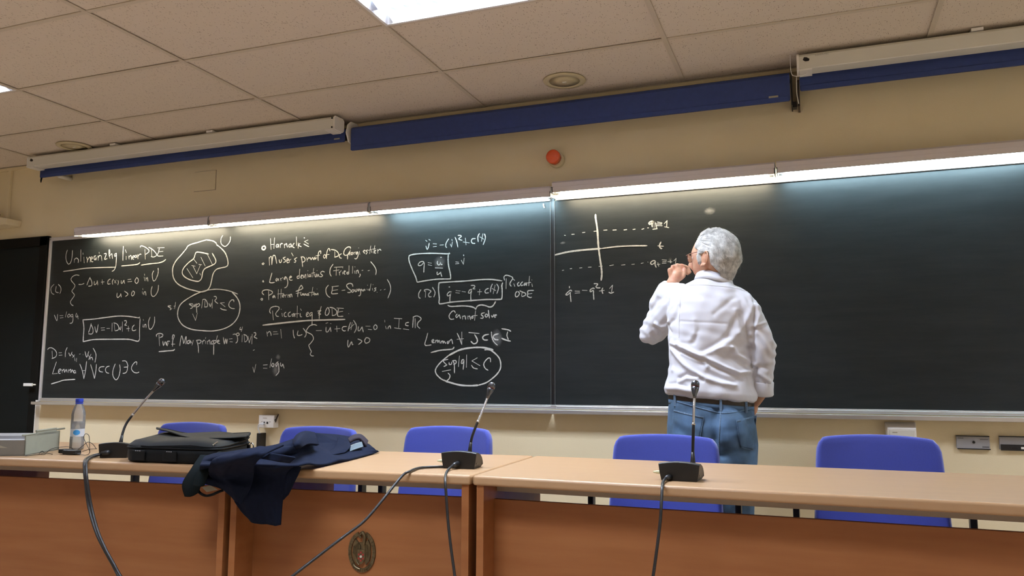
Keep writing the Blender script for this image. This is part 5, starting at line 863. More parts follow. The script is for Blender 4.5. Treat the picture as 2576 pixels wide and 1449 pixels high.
CO = [[(-1.7426, -1.5700, 0.8169), (-1.7300, -1.5500, 0.8315), (-1.7095, -1.5300, 0.8323), (-1.6838, -1.5200, 0.8089)], [(-1.7163, -1.6000, 0.8104), (-1.7074, -1.5800, 0.8185), (-1.6944, -1.5600, 0.8176), (-1.6744, -1.5500, 0.7896)]]
obj('collar', MB().grid([[tuple(p) for p in r_] for r_ in patch(CO, 6, 6)]), M['fur'], jk, smooth=True, solid=.010)
LI = [[(-1.6909, -1.6400, 0.7988), (-1.6770, -1.6200, 0.8069), (-1.6688, -1.5900, 0.8111)], [(-1.6653, -1.6800, 0.7818), (-1.6562, -1.6500, 0.7887), (-1.6431, -1.6200, 0.7958)]]
obj('lining', MB().grid([[tuple(p) for p in r_] for r_ in patch(LI, 6, 6)]), M['lining'], jk, smooth=True, solid=.004)
PF = [[(-1.5649, -2.2896, 0.8290), (-1.5295, -2.2744, 0.8230), (-1.5130, -2.2347, 0.8130)], [(-1.5955, -2.2870, 0.8110), (-1.5509, -2.2816, 0.8050), (-1.5315, -2.2385, 0.7970)]]
obj('pocket_flap', MB().grid([[tuple(p) for p in r_] for r_ in patch(PF, 5, 5)]), M['navy'], jk, smooth=True, solid=.005)
SH = [[(-1.6137, -2.1077, 0.8510), (-1.6591, -2.0190, 0.8650), (-1.6964, -1.9250, 0.8680), (-1.7205, -1.8364, 0.8580)], [(-1.5494, -2.1921, 0.8450), (-1.5611, -2.1514, 0.8580), (-1.6396, -2.0005, 0.8550), (-1.6778, -1.8854, 0.8410)], [(-1.5688, -2.1561, 0.8330), (-1.5509, -2.1518, 0.8370), (-1.6121, -2.0273, 0.8350), (-1.6639, -1.8926, 0.8210)]]
obj('shoulder', MB().grid([[tuple(p) for p in r_] for r_ in patch(SH, 6, 6)]), M['navy'], jk, smooth=True, solid=.010)
ST = [(-1.9245, -2.1900, 0.6926), (-1.9139, -2.1900, 0.6803), (-1.8889, -2.1900, 0.6726), (-1.8616, -2.1900, 0.6779), (-1.8411, -2.1900, 0.6865), (-1.8275, -2.1800, 0.6923)]
obj('hanging_loop', MB().tube(catmull(ST, 8), .0045, 6), M['bag_trim'], jk, smooth=True)
TG = [(-1.9333, -2.1600, 0.6937), (-1.8974, -2.1600, 0.7019), (-1.8672, -2.1600, 0.6892), (-1.9126, -2.1600, 0.6792)]
obj('inner_tag', MB().add(TG, [(0, 1, 2, 3)]), M['beige'], jk)

# ================================================================ THE MAN AT THE BOARD
man = empty('person', (-.44, -.70, 0), 'white-haired man in white shirt and jeans, standing with his back turned, hand at his mouth', 'person')
def remesh(name, mb, voxel, m, parent, smooth_it=4, fac=.5, post=None):
    me = bpy.data.meshes.new(name); me.from_pydata(mb.v, [], mb.f); t = bpy.data.objects.new('tmp', me); C.objects.link(t)
    k = t.modifiers.new('r', 'REMESH'); k.mode = 'VOXEL'; k.voxel_size = voxel
    if smooth_it: k = t.modifiers.new('s', 'SMOOTH'); k.factor = fac; k.iterations = smooth_it
    dg = bpy.context.evaluated_depsgraph_get(); dg.update()
    e = t.evaluated_get(dg); r = bpy.data.meshes.new_from_object(e); bpy.data.objects.remove(t)
    V = np.zeros(len(r.vertices) * 3); r.vertices.foreach_get('co', V); V = V.reshape(-1, 3)
    Nn = np.zeros(len(r.vertices) * 3); r.vertex_normals.foreach_get('vector', Nn) if hasattr(r, 'vertex_normals') else r.vertices.foreach_get('normal', Nn)
    Nn = Nn.reshape(-1, 3)
    if post: V = post(V, Nn)
    off = np.array(ORG[parent]); r.vertices.foreach_set('co', (V - off).ravel())
    r.polygons.foreach_set('use_smooth', [True] * len(r.polygons)); r.materials.clear(); r.materials.append(m); r.update()
    o = bpy.data.objects.new(name, r); C.objects.link(o); o.parent = parent; ORG[o] = ORG[parent]; return o, V
def capsule(mb, pts, rad, n=14, sq=1.0):
    pts = [Vector(p) for p in pts]
    a = (pts[0] - pts[1]).normalized(); b = (pts[-1] - pts[-2]).normalized()
    P = [pts[0] + a * rad[0] * .92, pts[0] + a * rad[0] * .6] + pts + [pts[-1] + b * rad[-1] * .6, pts[-1] + b * rad[-1] * .92]
    R = [rad[0] * .3, rad[0] * .8] + list(rad) + [rad[-1] * .8, rad[-1] * .3]
    mb.tube(P, R, n); return mb
def ring(cx, cy, cz, a, b, rot=0, tilt=0, n=40, e=.86):
    out = []
    for k in range(n):
        q = 2 * PI * k / n; x = a * math.copysign(abs(math.cos(q)) ** e, math.cos(q)); y = b * math.copysign(abs(math.sin(q)) ** e, math.sin(q))
        X = x * math.cos(rot) - y * math.sin(rot); Y_ = x * math.sin(rot) + y * math.cos(rot)
        out.append((cx + X, cy + Y_, cz + tilt * X))
    return out
MY = -.70; RT = .17                                # body turned a little to its left
# joints
SHL, SHR = (-.560, -.690, 1.418), (-.284, -.712, 1.376)
ELL = (-0.7169, -0.5550, 1.2867); WRL = (-0.6047, -0.6500, 1.5016)
ELR = (-0.2085, -0.7000, 1.2078); WRR = (-0.2256, -0.6600, 1.0064)
HC = Vector((-0.4112, -0.7000, 1.6050))
FD = Vector((-math.sin(rad(70)), math.cos(rad(70)), 0)); LD = Vector((-FD.y, FD.x, 0)); UPV = Vector((0, 0, 1))
hp = rad(-6)                                       # head pitched slightly down
def hd(f, l, z):
    f2 = f * math.cos(hp) - z * math.sin(hp) * -1 * 0 - z * math.sin(hp) * 0; 
    f2 = f * math.cos(hp) + z * math.sin(-hp); z2 = z * math.cos(hp) - f * math.sin(-hp)
    return HC + FD * f2 + LD * l + UPV * z2
def headpos(a, b, c, off=0.0):
    """surface of the head in direction (a forward, b left, c up)"""
    f = a * .100; l = b * .0775; z = c * .118
    if c < 0: l *= 1 - .30 * (-c) ** 1.6
    if c < -.15 and a > 0: f += .016 * min(1, (-c - .15) / .5) * a
    if a < 0 and c < -.35: f *= 1 - .22 * min(1, (-c - .35) / .5)
    if a < 0 and c > -.3: f *= 1.06
    g = lambda aa, bb, cc, w: math.exp(-(((a - aa) ** 2 + (b - bb) ** 2 + (c - cc) ** 2) / w ** 2))
    f += .030 * g(.97, 0, -.16, .15) + .016 * g(.99, 0, .02, .14) + .007 * g(.92, .25, .26, .22) + .007 * g(.92, -.25, .26, .22) - .009 * g(.90, .36, .08, .17) - .009 * g(.90, -.36, .08, .17)
    f += .009 * g(.88, 0, -.45, .14) - .004 * g(.86, 0, -.53, .06) + .010 * g(.6, 0, -.80, .22)
    l += .004 * g(.6, .7, -.2, .3) - .004 * g(.6, -.7, -.2, .3)
    return hd(f * (1 + off / .1), l * (1 + off / .0775), z * (1 + off / .118))
def head_rings(off=0.0, m=44, n=64):
    rs = []
    for i in range(m + 1):
        th = PI * (i + .02) / (m + .04); r_ = []
        for k in range(n):
            q = 2 * PI * k / n; r_.append(headpos(math.sin(th) * math.cos(q), math.sin(th) * math.sin(q), math.cos(th), off))
        rs.append(r_)
    return rs
body = MB()
body.loft(head_rings())
# ears
def ear(sg):
    c = hd(.010, sg * .0765, -.014)
    fo = FD; up = (UPV - FD * .15).normalized(); outw = LD * sg
    pts = []
    for k in range(15):
        q = 2 * PI * k / 14; pts.append(c + fo * (-.010 + .017 * math.cos(q)) + up * (.031 * math.sin(q)) + outw * (.010 - .008 * math.cos(q)))
    body.tube(pts, .0046, 8, cap=False)
    body.ell(c + fo * -.006 + outw * .003, (.016, .007, .026), 12, Matrix((fo, outw, up)).transposed())
    body.ell(c + fo * .004 - up * .030 + outw * .006, (.008, .006, .010), 10, Matrix((fo, outw, up)).transposed())
ear(1); ear(-1)
capsule(body, [(-.425, -.695, 1.44), HC + Vector((.012, .0, -.065))], [.060, .056])
body.loft([ring(-.440, MY, .94, .170, .118, RT), ring(-.440, MY, 1.05, .155, .110, RT), ring(-.440, MY, 1.18, .158, .105, RT), ring(-.437, MY, 1.30, .172, .108, RT), ring(-.43, MY, 1.40, .160, .095, RT), ring(-.425, MY, 1.46, .105, .075, RT), ring(-.423, MY, 1.485, .06, .055, RT)])
capsule(body, [SHL, ELL], [.052, .040]); capsule(body, [ELL, WRL], [.042, .029])
capsule(body, [SHR, ELR], [.044, .034]); capsule(body, [ELR, WRR], [.034, .028])
# raised fist at the mouth: palm, four curled fingers, thumb towards the lips
W0 = Vector(WRL); KN = [Vector(p) for p in ((-0.5659, -0.6300, 1.5842), (-0.5845, -0.6400, 1.5856), (-0.6028, -0.6520, 1.5774), (-0.6156, -0.6650, 1.5614))]
PALM = Vector((-0.5882, -0.6450, 1.5404))
capsule(body, [W0, PALM], [.027, .026])
for i, kn in enumerate(KN):
    capsule(body, [W0.lerp(kn, .25), W0.lerp(kn, .75), kn], [.012, .0108, .0102], 10)
body.ell(PALM, (.028, .016, .034), 14, Matrix.Rotation(.35, 3, 'Y'))
FT = [(.040, .030, -.008), (.041, .032, -.012), (.040, .030, -.014), (.034, .026, -.014)]
for i, kn in enumerate(KN):
    ln = (1.0, 1.08, 1.0, .82)[i]
    a1 = kn + Vector((.022, .026, -.006)) * ln; a2 = a1 + Vector((.012, .004, -.022)) * ln; a3 = a2 + Vector((-.010, -.008, -.010)) * ln
    capsule(body, [kn, a1], [.0100, .0092], 10); capsule(body, [a1, a2], [.0092, .0085], 10); capsule(body, [a2, a3], [.0085, .0072], 10)
th0 = W0.lerp(PALM, .5) + Vector((.020, .008, 0)); th1 = Vector((-0.5564, -0.6400, 1.5341)); th2 = Vector((-0.5514, -0.6320, 1.5664))
capsule(body, [th0, th1], [.0135, .0115], 10); capsule(body, [th1, th2], [.0115, .0085], 10)
# right hand half in the front pocket
WR = Vector(WRR); RP = Vector((-0.2646, -0.6000, 0.9615)); capsule(body, [WR, RP], [.028, .030])
body.ell(RP + Vector((-.006, .01, -.02)), (.024, .034, .044), 14)
for i in range(4):
    b0_ = RP + Vector((-.014 - .002 * i, .034 - .019 * i, -.045)); b1_ = b0_ + Vector((-.012, .004, -.036 - .004 * (i in (1, 2)))); b2_ = b1_ + Vector((-.016, .002, -.022))
    capsule(body, [b0_ + Vector((.006, 0, .03)), b0_], [.0105, .0098], 8); capsule(body, [b0_, b1_], [.0098, .009], 8); capsule(body, [b1_, b2_], [.009, .0078], 8)
capsule(body, [RP + Vector((-.005, .03, -.005)), RP + Vector((-.020, .052, -.034)), RP + Vector((-.03, .056, -.056))], [.013, .011, .0085], 8)
# legs and feet
HIPL, HIPR = (-.535, -.68, .90), (-.355, -.72, .89)
KNL, KNR = (-.540, -.665, .49), (-.350, -.71, .49); ANL, ANR = (-.545, -.69, .09), (-.345, -.74, .09)
for H_, K_, A_ in ((HIPL, KNL, ANL), (HIPR, KNR, ANR)):
    capsule(body, [H_, K_], [.085, .056]); capsule(body, [K_, A_], [.056, .036])
    capsule(body, [A_, (A_[0] - .02, A_[1] + .13, .035)], [.036, .030])
body_o, BV = remesh('body', body, .0042, M['skin'], man, 3, .5)

# ---- shirt
sh = MB()
TL = -.085
sh.loft([ring(-.440, MY, .968, .168, .120, RT, TL), ring(-.440, MY, .980, .196, .146, RT, TL), ring(-.441, MY, 1.005, .200, .152, RT, TL), ring(-.441, MY, 1.05, .188, .142, RT, TL * .6), ring(-.441, MY, 1.12, .178, .132, RT), ring(-.442, MY, 1.20, .176, .128, RT), ring(-.441, MY, 1.28, .180, .128, RT), ring(-.437, MY, 1.35, .186, .126, RT), ring(-.432, MY, 1.40, .180, .116, RT), ring(-.425, MY, 1.435, .152, .102, RT, -.12), ring(-.418, MY, 1.466, .120, .090, RT, -.16), ring(-.413, MY, 1.490, .088, .076, RT, -.16), ring(-.411, MY, 1.503, .070, .066, RT, -.16)])
E_, W_ = Vector(ELL), Vector(WRL)
capsule(sh, [SHL, Vector(SHL).lerp(E_, .5), E_], [.078, .074, .060]); capsule(sh, [SHL, (-0.6274, -0.6300, 1.4489), (-0.6670, -0.6000, 1.4008)], [.074, .070, .062]); capsule(sh, [E_, E_.lerp(W_, .5), E_.lerp(W_, .66)], [.060, .054, .046])
sh.ell(E_ + Vector((-.004, -.01, -.012)), (.062, .055, .052), 16)
E2, W2 = Vector(ELR), Vector(WRR)
capsule(sh, [SHR, Vector(SHR).lerp(E2, .5), E2], [.062, .061, .054]); capsule(sh, [(-.375, -.700, 1.448), (-.335, -.705, 1.420), SHR], [.050, .056, .060]); capsule(sh, [E2, E2.lerp(W2, .5), E2.lerp(W2, .90)], [.054, .050, .044])
FOLDS = [([(-0.5587, 1.2130), (-0.5050, 1.1810), (-0.4594, 1.1591), (-0.4068, 1.1317), (-0.3549, 1.1057), (-0.3071, 1.0854), (-0.2665, 1.0910), (-0.2437, 1.1175)], 0.0085, 0.011), ([(-0.4521, 1.1436), (-0.3553, 1.0912), (-0.3005, 1.0607), (-0.2818, 1.0683)], 0.012, -0.007), ([(-0.4516, 1.1649), (-0.3902, 1.1894), (-0.3412, 1.1946)], 0.012, 0.008), ([(-0.3300, 1.1945), (-0.3160, 1.1637), (-0.2797, 1.1405), (-0.2471, 1.1251)], 0.009, 0.009), ([(-0.3535, 1.1563), (-0.2986, 1.1254), (-0.2550, 1.1062)], 0.012, -0.006), ([(-0.5900, 1.2174), (-0.5358, 1.1892), (-0.4899, 1.1652), (-0.4502, 1.1416), (-0.4338, 1.1144)], 0.009, 0.007), ([(-0.5826, 1.1976), (-0.5285, 1.1675), (-0.4865, 1.1477), (-0.4525, 1.1261)], 0.009, -0.005), ([(-0.5440, 1.1696), (-0.5210, 1.1577), (-0.4676, 1.1340), (-0.4448, 1.1299)], 0.006, 0.006), ([(-0.5866, 1.1937), (-0.5638, 1.1580), (-0.5296, 1.1187), (-0.4992, 1.0953), (-0.4464, 1.0643), (-0.3753, 1.0414), (-0.3271, 1.0340)], 0.01, 0.01), ([(-0.4307, 1.0874), (-0.3748, 1.0606), (-0.3267, 1.0492)], 0.012, -0.008), ([(-0.5541, 1.0641), (-0.5227, 1.0797), (-0.4844, 1.0739), (-0.4542, 1.0566)], 0.009, -0.008), ([(-0.5584, 1.0447), (-0.5231, 1.0622), (-0.4770, 1.0623)], 0.009, 0.006), ([(-0.6054, 1.0367), (-0.5662, 1.0407), (-0.5239, 1.0254)], 0.009, -0.006), ([(-0.6096, 1.0210), (-0.5588, 1.0213), (-0.5012, 1.0100)], 0.012, 0.008), ([(-0.2432, 1.3735), (-0.2630, 1.3278), (-0.2942, 1.2747), (-0.3291, 1.2291), (-0.3902, 1.1914)], 0.014, 0.008), ([(-0.3036, 1.3366), (-0.3273, 1.2908), (-0.3473, 1.2448), (-0.3974, 1.2031), (-0.4513, 1.1765)], 0.013, -0.006), ([(-0.3241, 1.4071), (-0.3665, 1.3695), (-0.4015, 1.3393)], 0.012, -0.004), ([(-0.3143, 1.3563), (-0.3082, 1.3058), (-0.3058, 1.2595)], 0.01, 0.005), ([(-0.5488, 1.3115), (-0.4636, 1.3036), (-0.3497, 1.2971)], 0.004, -0.0022), ([(-0.4866, 1.3101), (-0.4800, 1.2628), (-0.5199, 1.2086)], 0.014, 0.004), ([(-0.4723, 1.2627), (-0.4888, 1.2160), (-0.5510, 1.2090)], 0.01, -0.004), ([(-0.6081, 1.3010), (-0.5722, 1.3200), (-0.5514, 1.3751)], 0.01, -0.005), ([(-0.6070, 1.3608), (-0.5786, 1.3919), (-0.5458, 1.4546)], 0.01, 0.004), ([(-0.2377, 1.4312), (-0.2371, 1.3926), (-0.2421, 1.2889), (-0.2493, 1.1745), (-0.2442, 1.1024), (-0.2357, 1.0232)], 0.007, -0.008), ([(-0.6092, 1.4490), (-0.6086, 1.3768), (-0.6199, 1.3092), (-0.5970, 1.2650)], 0.006, -0.006), ([(-0.6837, 1.3147), (-0.6599, 1.2982), (-0.6359, 1.3016), (-0.6079, 1.3129)], 0.008, 0.008), ([(-0.6920, 1.2989), (-0.6644, 1.2743), (-0.6204, 1.2814)], 0.01, -0.006), ([(-0.2319, 1.3809), (-0.2187, 1.3344), (-0.2349, 1.2849), (-0.1941, 1.3031)], 0.008, 0.006), ([(-0.2389, 1.2735), (-0.2092, 1.2882), (-0.1833, 1.2991)], 0.007, -0.006), ([(-0.2329, 1.1137), (-0.2003, 1.1098), (-0.1747, 1.1210)], 0.01, -0.005), ([(-0.2302, 1.0834), (-0.2090, 1.0646), (-0.1843, 1.0459)], 0.009, 0.006), ([(-0.5899, 1.2253), (-0.5952, 1.1544), (-0.5885, 1.0993)], 0.008, 0.004)]
def shirt_post(V, Nn):
    P2 = V[:, [0, 2]]; back = np.clip(-Nn[:, 1] * 1.6, 0, 1)
    d = np.zeros(len(V))
    for pts, w_, h_ in FOLDS: d += crease(P2, pts, w_, h_ * 1.15)
    side = 1 - back
    x, y, z = V.T
    d += side * (.0035 * np.sin(z * 95 + 9 * np.sin(x * 21 + y * 17)) * np.exp(-((z - 1.02) / .16) ** 2))
    # soft random cloth relief, stronger low on the back and round the elbows
    k = .0012 * (np.sin(38 * x + 51 * z + 2 * np.sin(40 * z)) + np.sin(63 * x - 37 * z + 30 * y))
    for J, rr in ((np.array(E_), .085), (np.array(E2), .085), (np.array(SHR), .07), (np.array(W2), .07)):
        q = np.exp(-(((V - J) ** 2).sum(1)) / rr ** 2)
        u_ = (V - J) @ np.array([.5, .1, .86]); s_ = (V - J) @ np.array([.86, .2, -.5])
        k = k + q * .0045 * np.sin(150 * u_ + 3.2 * np.sin(38 * s_) + 1)
    return V + Nn * (d * back + k)[:, None]
shirt, SV = remesh('shirt', sh, .0050, M['shirt'], man, 5, .5, shirt_post)
def bvh(o):
    dg = bpy.context.evaluated_depsgraph_get(); dg.update(); me = o.data
    off = ORG[o] if o.parent is None else ORG[o]
    return BVHTree.FromPolygons([tuple(v.co + off) for v in me.vertices], [tuple(p.vertices) for p in me.polygons])
# collar
CN = Vector((-.4135, MY + .002, 1.50))
cg = []
for i in range(7):
    t = i / 6; row = []
    for k in range(41):
        q = PI * (-1.42 + .92 * 2 * k / 40 + .0) + RT      # open at the throat
        rr = (.0650, .0635, .0625, .0640, .0690, .0750, .0800)[i]
        hz = (-.010, .006, .024, .029, .022, .008, -.008)[i]
        row.append((CN.x + rr * 1.06 * math.cos(q), CN.y + rr * 1.0 * math.sin(q), CN.z + hz - .17 * rr * math.cos(q) + .006 * math.exp(-((q + 1.9) / .5) ** 2)))
    cg.append(row)
obj('collar', MB().grid(cg), M['shirt'], shirt, smooth=True, solid=.003)
# yoke, pleat and armhole seams as thin raised tubes laid on the cloth
sb = bvh(shirt)
def lay(tree, pts, off=.0006, n=10, frm=-3.0):
    out = []
    for p in catmull([(a_, 0, b_) for a_, b_ in pts], n):
        h = tree.ray_cast(Vector((p.x, frm, p.z)), Vector((0, 1, 0)))
        if h[0] is not None: out.append(h[0] + Vector((0, -off, 0)))
    return out
for pts in [[(-0.5375, 1.4735), (-0.4596, 1.4712), (-0.3830, 1.4641), (-0.3077, 1.4541), (-0.2378, 1.4305)], [(-0.5407, 1.4704), (-0.5478, 1.3949), (-0.5519, 1.3156), (-0.5543, 1.2397)], [(-0.6083, 1.4570), (-0.6081, 1.4048), (-0.6162, 1.3371), (-0.6199, 1.3053)], [(-0.2378, 1.4305), (-0.2352, 1.3925), (-0.2369, 1.3387), (-0.2421, 1.2889)]]:
    L_ = lay(sb, pts)
    if len(L_) > 2: obj('seam', MB().tube(L_, .0009, 5), M['shirt'], shirt, smooth=True)
# cuffs
def cuff(E0, W0_, r_, name='cuff'):
    d = (W0_ - E0).normalized(); c_ = W0_ - d * .012
    obj(name, MB().tube([c_ - d * .035, c_ - d * .030, c_, c_ + d * .022, c_ + d * .026], [r_ * .95, r_ * 1.03, r_ * 1.02, r_ * 1.06, r_ * 1.0], 24, cap=False), M['shirt'], shirt, smooth=True, solid=.004)
cuff(E2, W2, .0465); cuff(E_, E_.lerp(W_, .74), .042)

# ---- jeans
jn = MB(); JT = -.085
jn.loft([ring(-.440, MY, .60, .170, .125, RT), ring(-.440, MY, .70, .190, .145, RT), ring(-.440, MY, .78, .196, .150, RT, 0), ring(-.440, MY, .86, .190, .146, RT, JT * .5), ring(-.440, MY, .93, .184, .138, RT, JT), ring(-.440, MY, .975, .180, .130, RT, JT), ring(-.440, MY, .992, .178, .128, RT, JT)])
for H_, K_, A_ in ((HIPL, KNL, ANL), (HIPR, KNR, ANR)):
    capsule(jn, [(H_[0], H_[1], .80), K_, (A_[0], A_[1], .12)], [.105, .082, .070], 18)
for (cx_, cy_) in ((-.525, -.765), (-.365, -.795)): jn.ell((cx_, cy_, .845), (.085, .065, .10), 18)
def jeans_post(V, Nn):
    x, y, z = V.T; back = np.clip(-Nn[:, 1] * 1.5, 0, 1); P2 = V[:, [0, 2]]
    d = crease(P2, [(-.40, .93), (-.405, .80), (-.415, .66)], .014, -.008) + crease(P2, [(-.40, .735), (-.33, .752), (-.262, .755)], .014, -.010) + crease(P2, [(-.415, .735), (-.50, .72), (-.61, .74)], .016, -.008)
    d += crease(P2, [(-.37, .70), (-.30, .715)], .018, .006) + crease(P2, [(-.61, .90), (-.54, .86), (-.47, .85)], .012, .003) + crease(P2, [(-.54, .83), (-.48, .79), (-.42, .80)], .012, -.003)
    d += .0015 * np.sin(60 * x + 45 * z) + .0012 * np.sin(90 * z - 30 * x)
    return V + Nn * (d * back)[:, None]
jeans, JV = remesh('jeans', jn, .0060, M['denim'], man, 4, .5, jeans_post)
jt = bvh(jeans)
def strip(name, pts, wd, m, parent, off=.0012, th=.002):
    L_ = lay(jt, pts, off)
    if len(L_) < 3: return None
    g = []
    for i, p in enumerate(L_):
        t = L_[min(i + 1, len(L_) - 1)] - L_[max(i - 1, 0)]; t.normalize(); n_ = Vector((-t.z, 0, t.x))
        g.append([p + n_ * wd / 2, p - n_ * wd / 2])
    return obj(name, MB().grid([[tuple(q) for q in r_] for r_ in g]), m, parent, smooth=True, solid=th)
def patch_on(tree, poly, n=14, off=.0025):
    """quad patch (4 corners x,z) projected onto the cloth"""
    g = []
    for i in range(n + 1):
        row = []
        for j in range(n + 1):
            s, t = j / n, i / n
            x = poly[0][0] * (1 - s) * (1 - t) + poly[1][0] * s * (1 - t) + poly[2][0] * s * t + poly[3][0] * (1 - s) * t
            z = poly[0][1] * (1 - s) * (1 - t) + poly[1][1] * s * (1 - t) + poly[2][1] * s * t + poly[3][1] * (1 - s) * t
            h = tree.ray_cast(Vector((x, -3, z)), Vector((0, 1, 0)))
            if h[0] is None: h = (Vector((x, MY - .02, z)),)
            row.append(tuple(h[0] + Vector((0, -off, 0))))
        g.append(row)
    return g
for poly in [[(-0.5841, 0.9270), (-0.4528, 0.8998), (-0.4707, 0.8045), (-0.5982, 0.8086)], [(-0.3184, 0.8885), (-0.2463, 0.9036), (-0.2627, 0.7598), (-0.3070, 0.7756)]]:
    gg = patch_on(jt, poly)
    pk_ = obj('back_pocket', MB().grid(gg), M['denim'], jeans, smooth=True, solid=.003)
    edge = gg[0] + [r_[-1] for r_ in gg] + gg[-1][::-1] + [r_[0] for r_ in gg][::-1]
    obj('stitching', MB().tube([(p[0], p[1] - .0018, p[2]) for p in edge], .0011, 5), M['denim_seam'], pk_, smooth=True)
    obj('hem_band', MB().grid([[ (p[0], p[1] - .0016, p[2]) for p in gg[0]], [(p[0], p[1] - .0016, p[2]) for p in gg[1]]]), M['denim_seam'], pk_, smooth=True, solid=.0012)
for pts, wd in [([(-0.5872, 0.9657), (-0.5181, 0.9498), (-0.4550, 0.9328), (-0.3853, 0.9174), (-0.3186, 0.9223), (-0.2476, 0.9396)], 0.0045), ([(-0.3845, 0.9503), (-0.3846, 0.8973), (-0.3888, 0.8344), (-0.3957, 0.7591)], 0.0065)]: strip('seam', pts, wd, M['denim_seam'], jeans)
# belt and loops
def beltring(z, g_): return ring(-.440, MY, z, .180 + g_, .131 + g_, RT, JT, 64)
obj('belt', MB().loft([beltring(.958, .0), beltring(.958, .0045), beltring(.990, .0045), beltring(.990, .0)], cap=False), M['leather'], man, smooth=False)
obj('waistband', MB().loft([beltring(.935, -.001), beltring(.935, .0035), beltring(.957, .0035), beltring(.957, .0)], cap=False), M['denim'], jeans, smooth=True)
for pu, pv in ((1696, 1000), (1812, 1008), (1875, 1013)):
    pass
for lx in [-0.5782, -0.3831, -0.2828]:
    q_ = None
    for k in range(200):
        q = -PI + PI * k / 199; p = beltring_pt = ring(-.440, MY, .96, .186, .137, RT, JT, 400)
        break
    best = min((p_ for p_ in ring(-.440, MY, .96, .1865, .1375, RT, JT, 400) if p_[1] < MY + .03), key=lambda p_: abs(p_[0] - lx))
    tz = best[2] - .96
    obj('belt_loop', MB().box(best[0] - .0055, best[0] + .0055, best[1] - .004, best[1] + .001, .930 + tz, .994 + tz), M['denim_seam'], jeans, bevel=.001)
for nm, A_ in (('left', ANL), ('right', ANR)):
    ax, ay = A_[0], A_[1]
    s_ = MB().loft([ring(ax - .01, ay + .055, .004, .046, .135, .1), ring(ax - .01, ay + .055, .03, .048, .138, .1), ring(ax - .01, ay + .045, .06, .044, .115, .1), ring(ax, ay, .10, .042, .055, .1)])
    o = obj('shoe', s_, M['shoe'], man, smooth=True)
    obj('sole', MB().loft([ring(ax - .01, ay + .055, .0, .049, .140, .1), ring(ax - .01, ay + .055, .016, .049, .140, .1)]), M['black'], o)

# ---- hair: scalp shell plus loose strands
def is_hair(a, b, c):
    th = math.atan2(abs(b), a)                    # 0 front .. pi back
    if c > .88: return a < .45 or True
    if c > .35: return th > 1.05 - .35 * (c - .35)
    if c > .06: return th > 1.20
    if th < 1.34 + .10 * (c + .2): return th > 1.14 and c > -.26 + .1 * (th - 1.2)      # sideburn
    if th < 1.76: return False
    return c > -.40 - .52 * min(1, (th - 1.76) / 1.25)
hv = []; hm = MB(); m_, n_ = 60, 96; grid_ok = {}
def hair_off(a, b, c):
    th = math.atan2(abs(b), a)
    o = .011 + .007 * max(0, -a) + .0022 * math.sin(6 * th + 5 * c) + .0016 * math.sin(13 * th - 6 * c + 3)
    if c < -.45 and a < 0: o += .012 * min(1, (-c - .45) / .3)
    if a > .1: o -= .005 * min(1, (a - .1) / .4)
    return o
idx = {}
for i in range(m_ + 1):
    for k in range(n_):
        t_h = PI * (i + .02) / (m_ + .04); q = 2 * PI * k / n_
        a_, b_, c_ = math.sin(t_h) * math.cos(q), math.sin(t_h) * math.sin(q), math.cos(t_h)
        idx[(i, k)] = len(hm.v); ok = is_hair(a_, b_, c_); grid_ok[(i, k)] = ok
        hm.v.append(tuple(headpos(a_, b_, c_, hair_off(a_, b_, c_) if ok else -.004)))
for i in range(m_):
    for k in range(n_):
        kk = (k + 1) % n_
        if sum((grid_ok[(i, k)], grid_ok[(i, kk)], grid_ok[(i + 1, k)], grid_ok[(i + 1, kk)])) >= 1:
            hm.f.append((idx[(i, k)], idx[(i + 1, k)], idx[(i + 1, kk)], idx[(i, kk)]))
hair = obj('hair', hm, M['hair'], man, smooth=True)
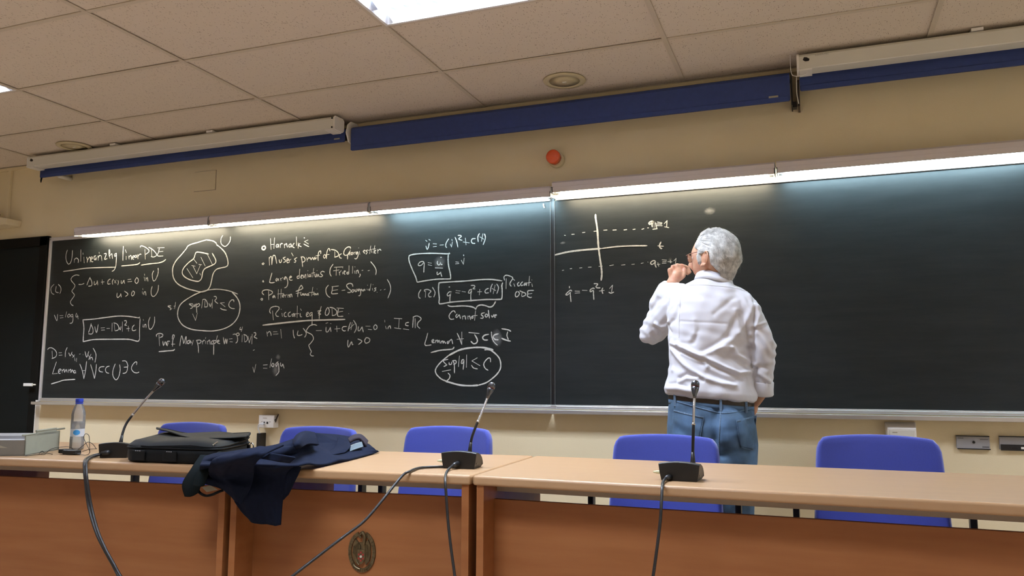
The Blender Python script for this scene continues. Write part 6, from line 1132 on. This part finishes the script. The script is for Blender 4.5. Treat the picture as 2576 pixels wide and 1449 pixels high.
def strands(name, num, m, wid, parent, lift, seed):
    r_ = random.Random(seed); mb = MB(); made = 0
    while made < num:
        c_ = r_.uniform(-.92, 1); q = r_.uniform(0, 2 * PI); s_ = math.sqrt(max(0, 1 - c_ * c_)); a_, b_ = s_ * math.cos(q), s_ * math.sin(q)
        if not is_hair(a_, b_, c_): continue
        steps = r_.randint(5, 10); D_ = Vector((a_, b_, c_)); pts = []; ph = r_.uniform(0, 6.28); amp = r_.uniform(.0, .14); lf = r_.uniform(0, lift)
        for st in range(steps):
            o_ = hair_off(D_.x, D_.y, D_.z) + .0005 + lf * (st / steps) ** 1.5 + .0008
            pts.append(headpos(D_.x, D_.y, D_.z, o_))
            side = 1 if D_.y >= 0 else -1
            flow = Vector((-.75 if D_.z > .1 else -.30, side * .25 * (D_.z > .5), -.75 if D_.z < .75 else -.15))
            flow = flow - D_ * flow.dot(D_)
            if flow.length < 1e-3: break
            flow.normalize(); cr_ = D_.cross(flow); flow = (flow + cr_ * (amp * math.sin(ph + st * .9) + .42 * math.sin(7 * D_.y + 5 * D_.z + 3 * D_.x) + .25 * math.sin(15 * D_.z - 9 * D_.x + 6 * D_.y))).normalized()
            D2 = (D_ + flow * .085).normalized()
            if not is_hair(D2.x, D2.y, D2.z) and D2.z > -.5: break
            if D2.z < -.97: break
            D_ = D2
        if len(pts) < 3: continue
        n0 = len(mb.v); k_ = len(pts)
        for j, p in enumerate(pts):
            t = pts[min(j + 1, k_ - 1)] - pts[max(j - 1, 0)]; outv = (p - HC).normalized(); sd = t.cross(outv)
            if sd.length < 1e-9: sd = Vector((1, 0, 0))
            sd.normalize(); w_ = wid * (1 - (j / (k_ - 1)) ** 2 * .85) * (.5 + .5 * min(1, j / 1.0))
            mb.v += [tuple(p + sd * w_ / 2), tuple(p + outv * w_ * .35), tuple(p - sd * w_ / 2)]
        for j in range(k_ - 1):
            b0_ = n0 + 3 * j; mb.f += [(b0_, b0_ + 1, b0_ + 4, b0_ + 3), (b0_ + 1, b0_ + 2, b0_ + 5, b0_ + 4)]
        made += 1
    return tag(obj(name, mb, m, parent, smooth=True), kind='stuff')
strands('hair_strands', 2800, M['hair'], .0026, hair, .005, 1)
strands('hair_strands', 1300, M['hair2'], .0018, hair, .004, 2)
strands('stray_hairs', 90, M['hair'], .0006, hair, .026, 5)
# ---- glasses and eyes
gl = MB()
for sg in (1, -1):
    gl.tube(catmull([hd(-.012, sg * .080, .020), hd(.03, sg * .080, .022), hd(.075, sg * .074, .022), hd(.100, sg * .064, .020)], 6), .0016, 6)
    c_ = hd(.104, sg * .033, .010); pts = [c_ + LD * (.025 * math.cos(q)) + UPV * (.017 * math.sin(q)) - FD * .006 * abs(math.cos(q)) for q in [2 * PI * k / 20 for k in range(21)]]
    gl.tube(pts, .0014, 6, cap=False)
gl.tube([hd(.108, .009, .014), hd(.112, 0, .017), hd(.108, -.009, .014)], .0014, 6)
gls = obj('glasses', gl, M['glasses'], man, smooth=True)
for sg in (1, -1):
    c_ = hd(.103, sg * .033, .010); pts = [c_ + LD * (.0245 * math.cos(q)) + UPV * (.0165 * math.sin(q)) - FD * .005 * abs(math.cos(q)) for q in [2 * PI * k / 20 for k in range(20)]]
    obj('lens', MB().add(pts, [tuple(range(20))]), M['lens'], gls)
    obj('eye', MB().ell(hd(.078, sg * .031, .010), (.0115, .0115, .0115), 14), M['eye'], man, smooth=True)
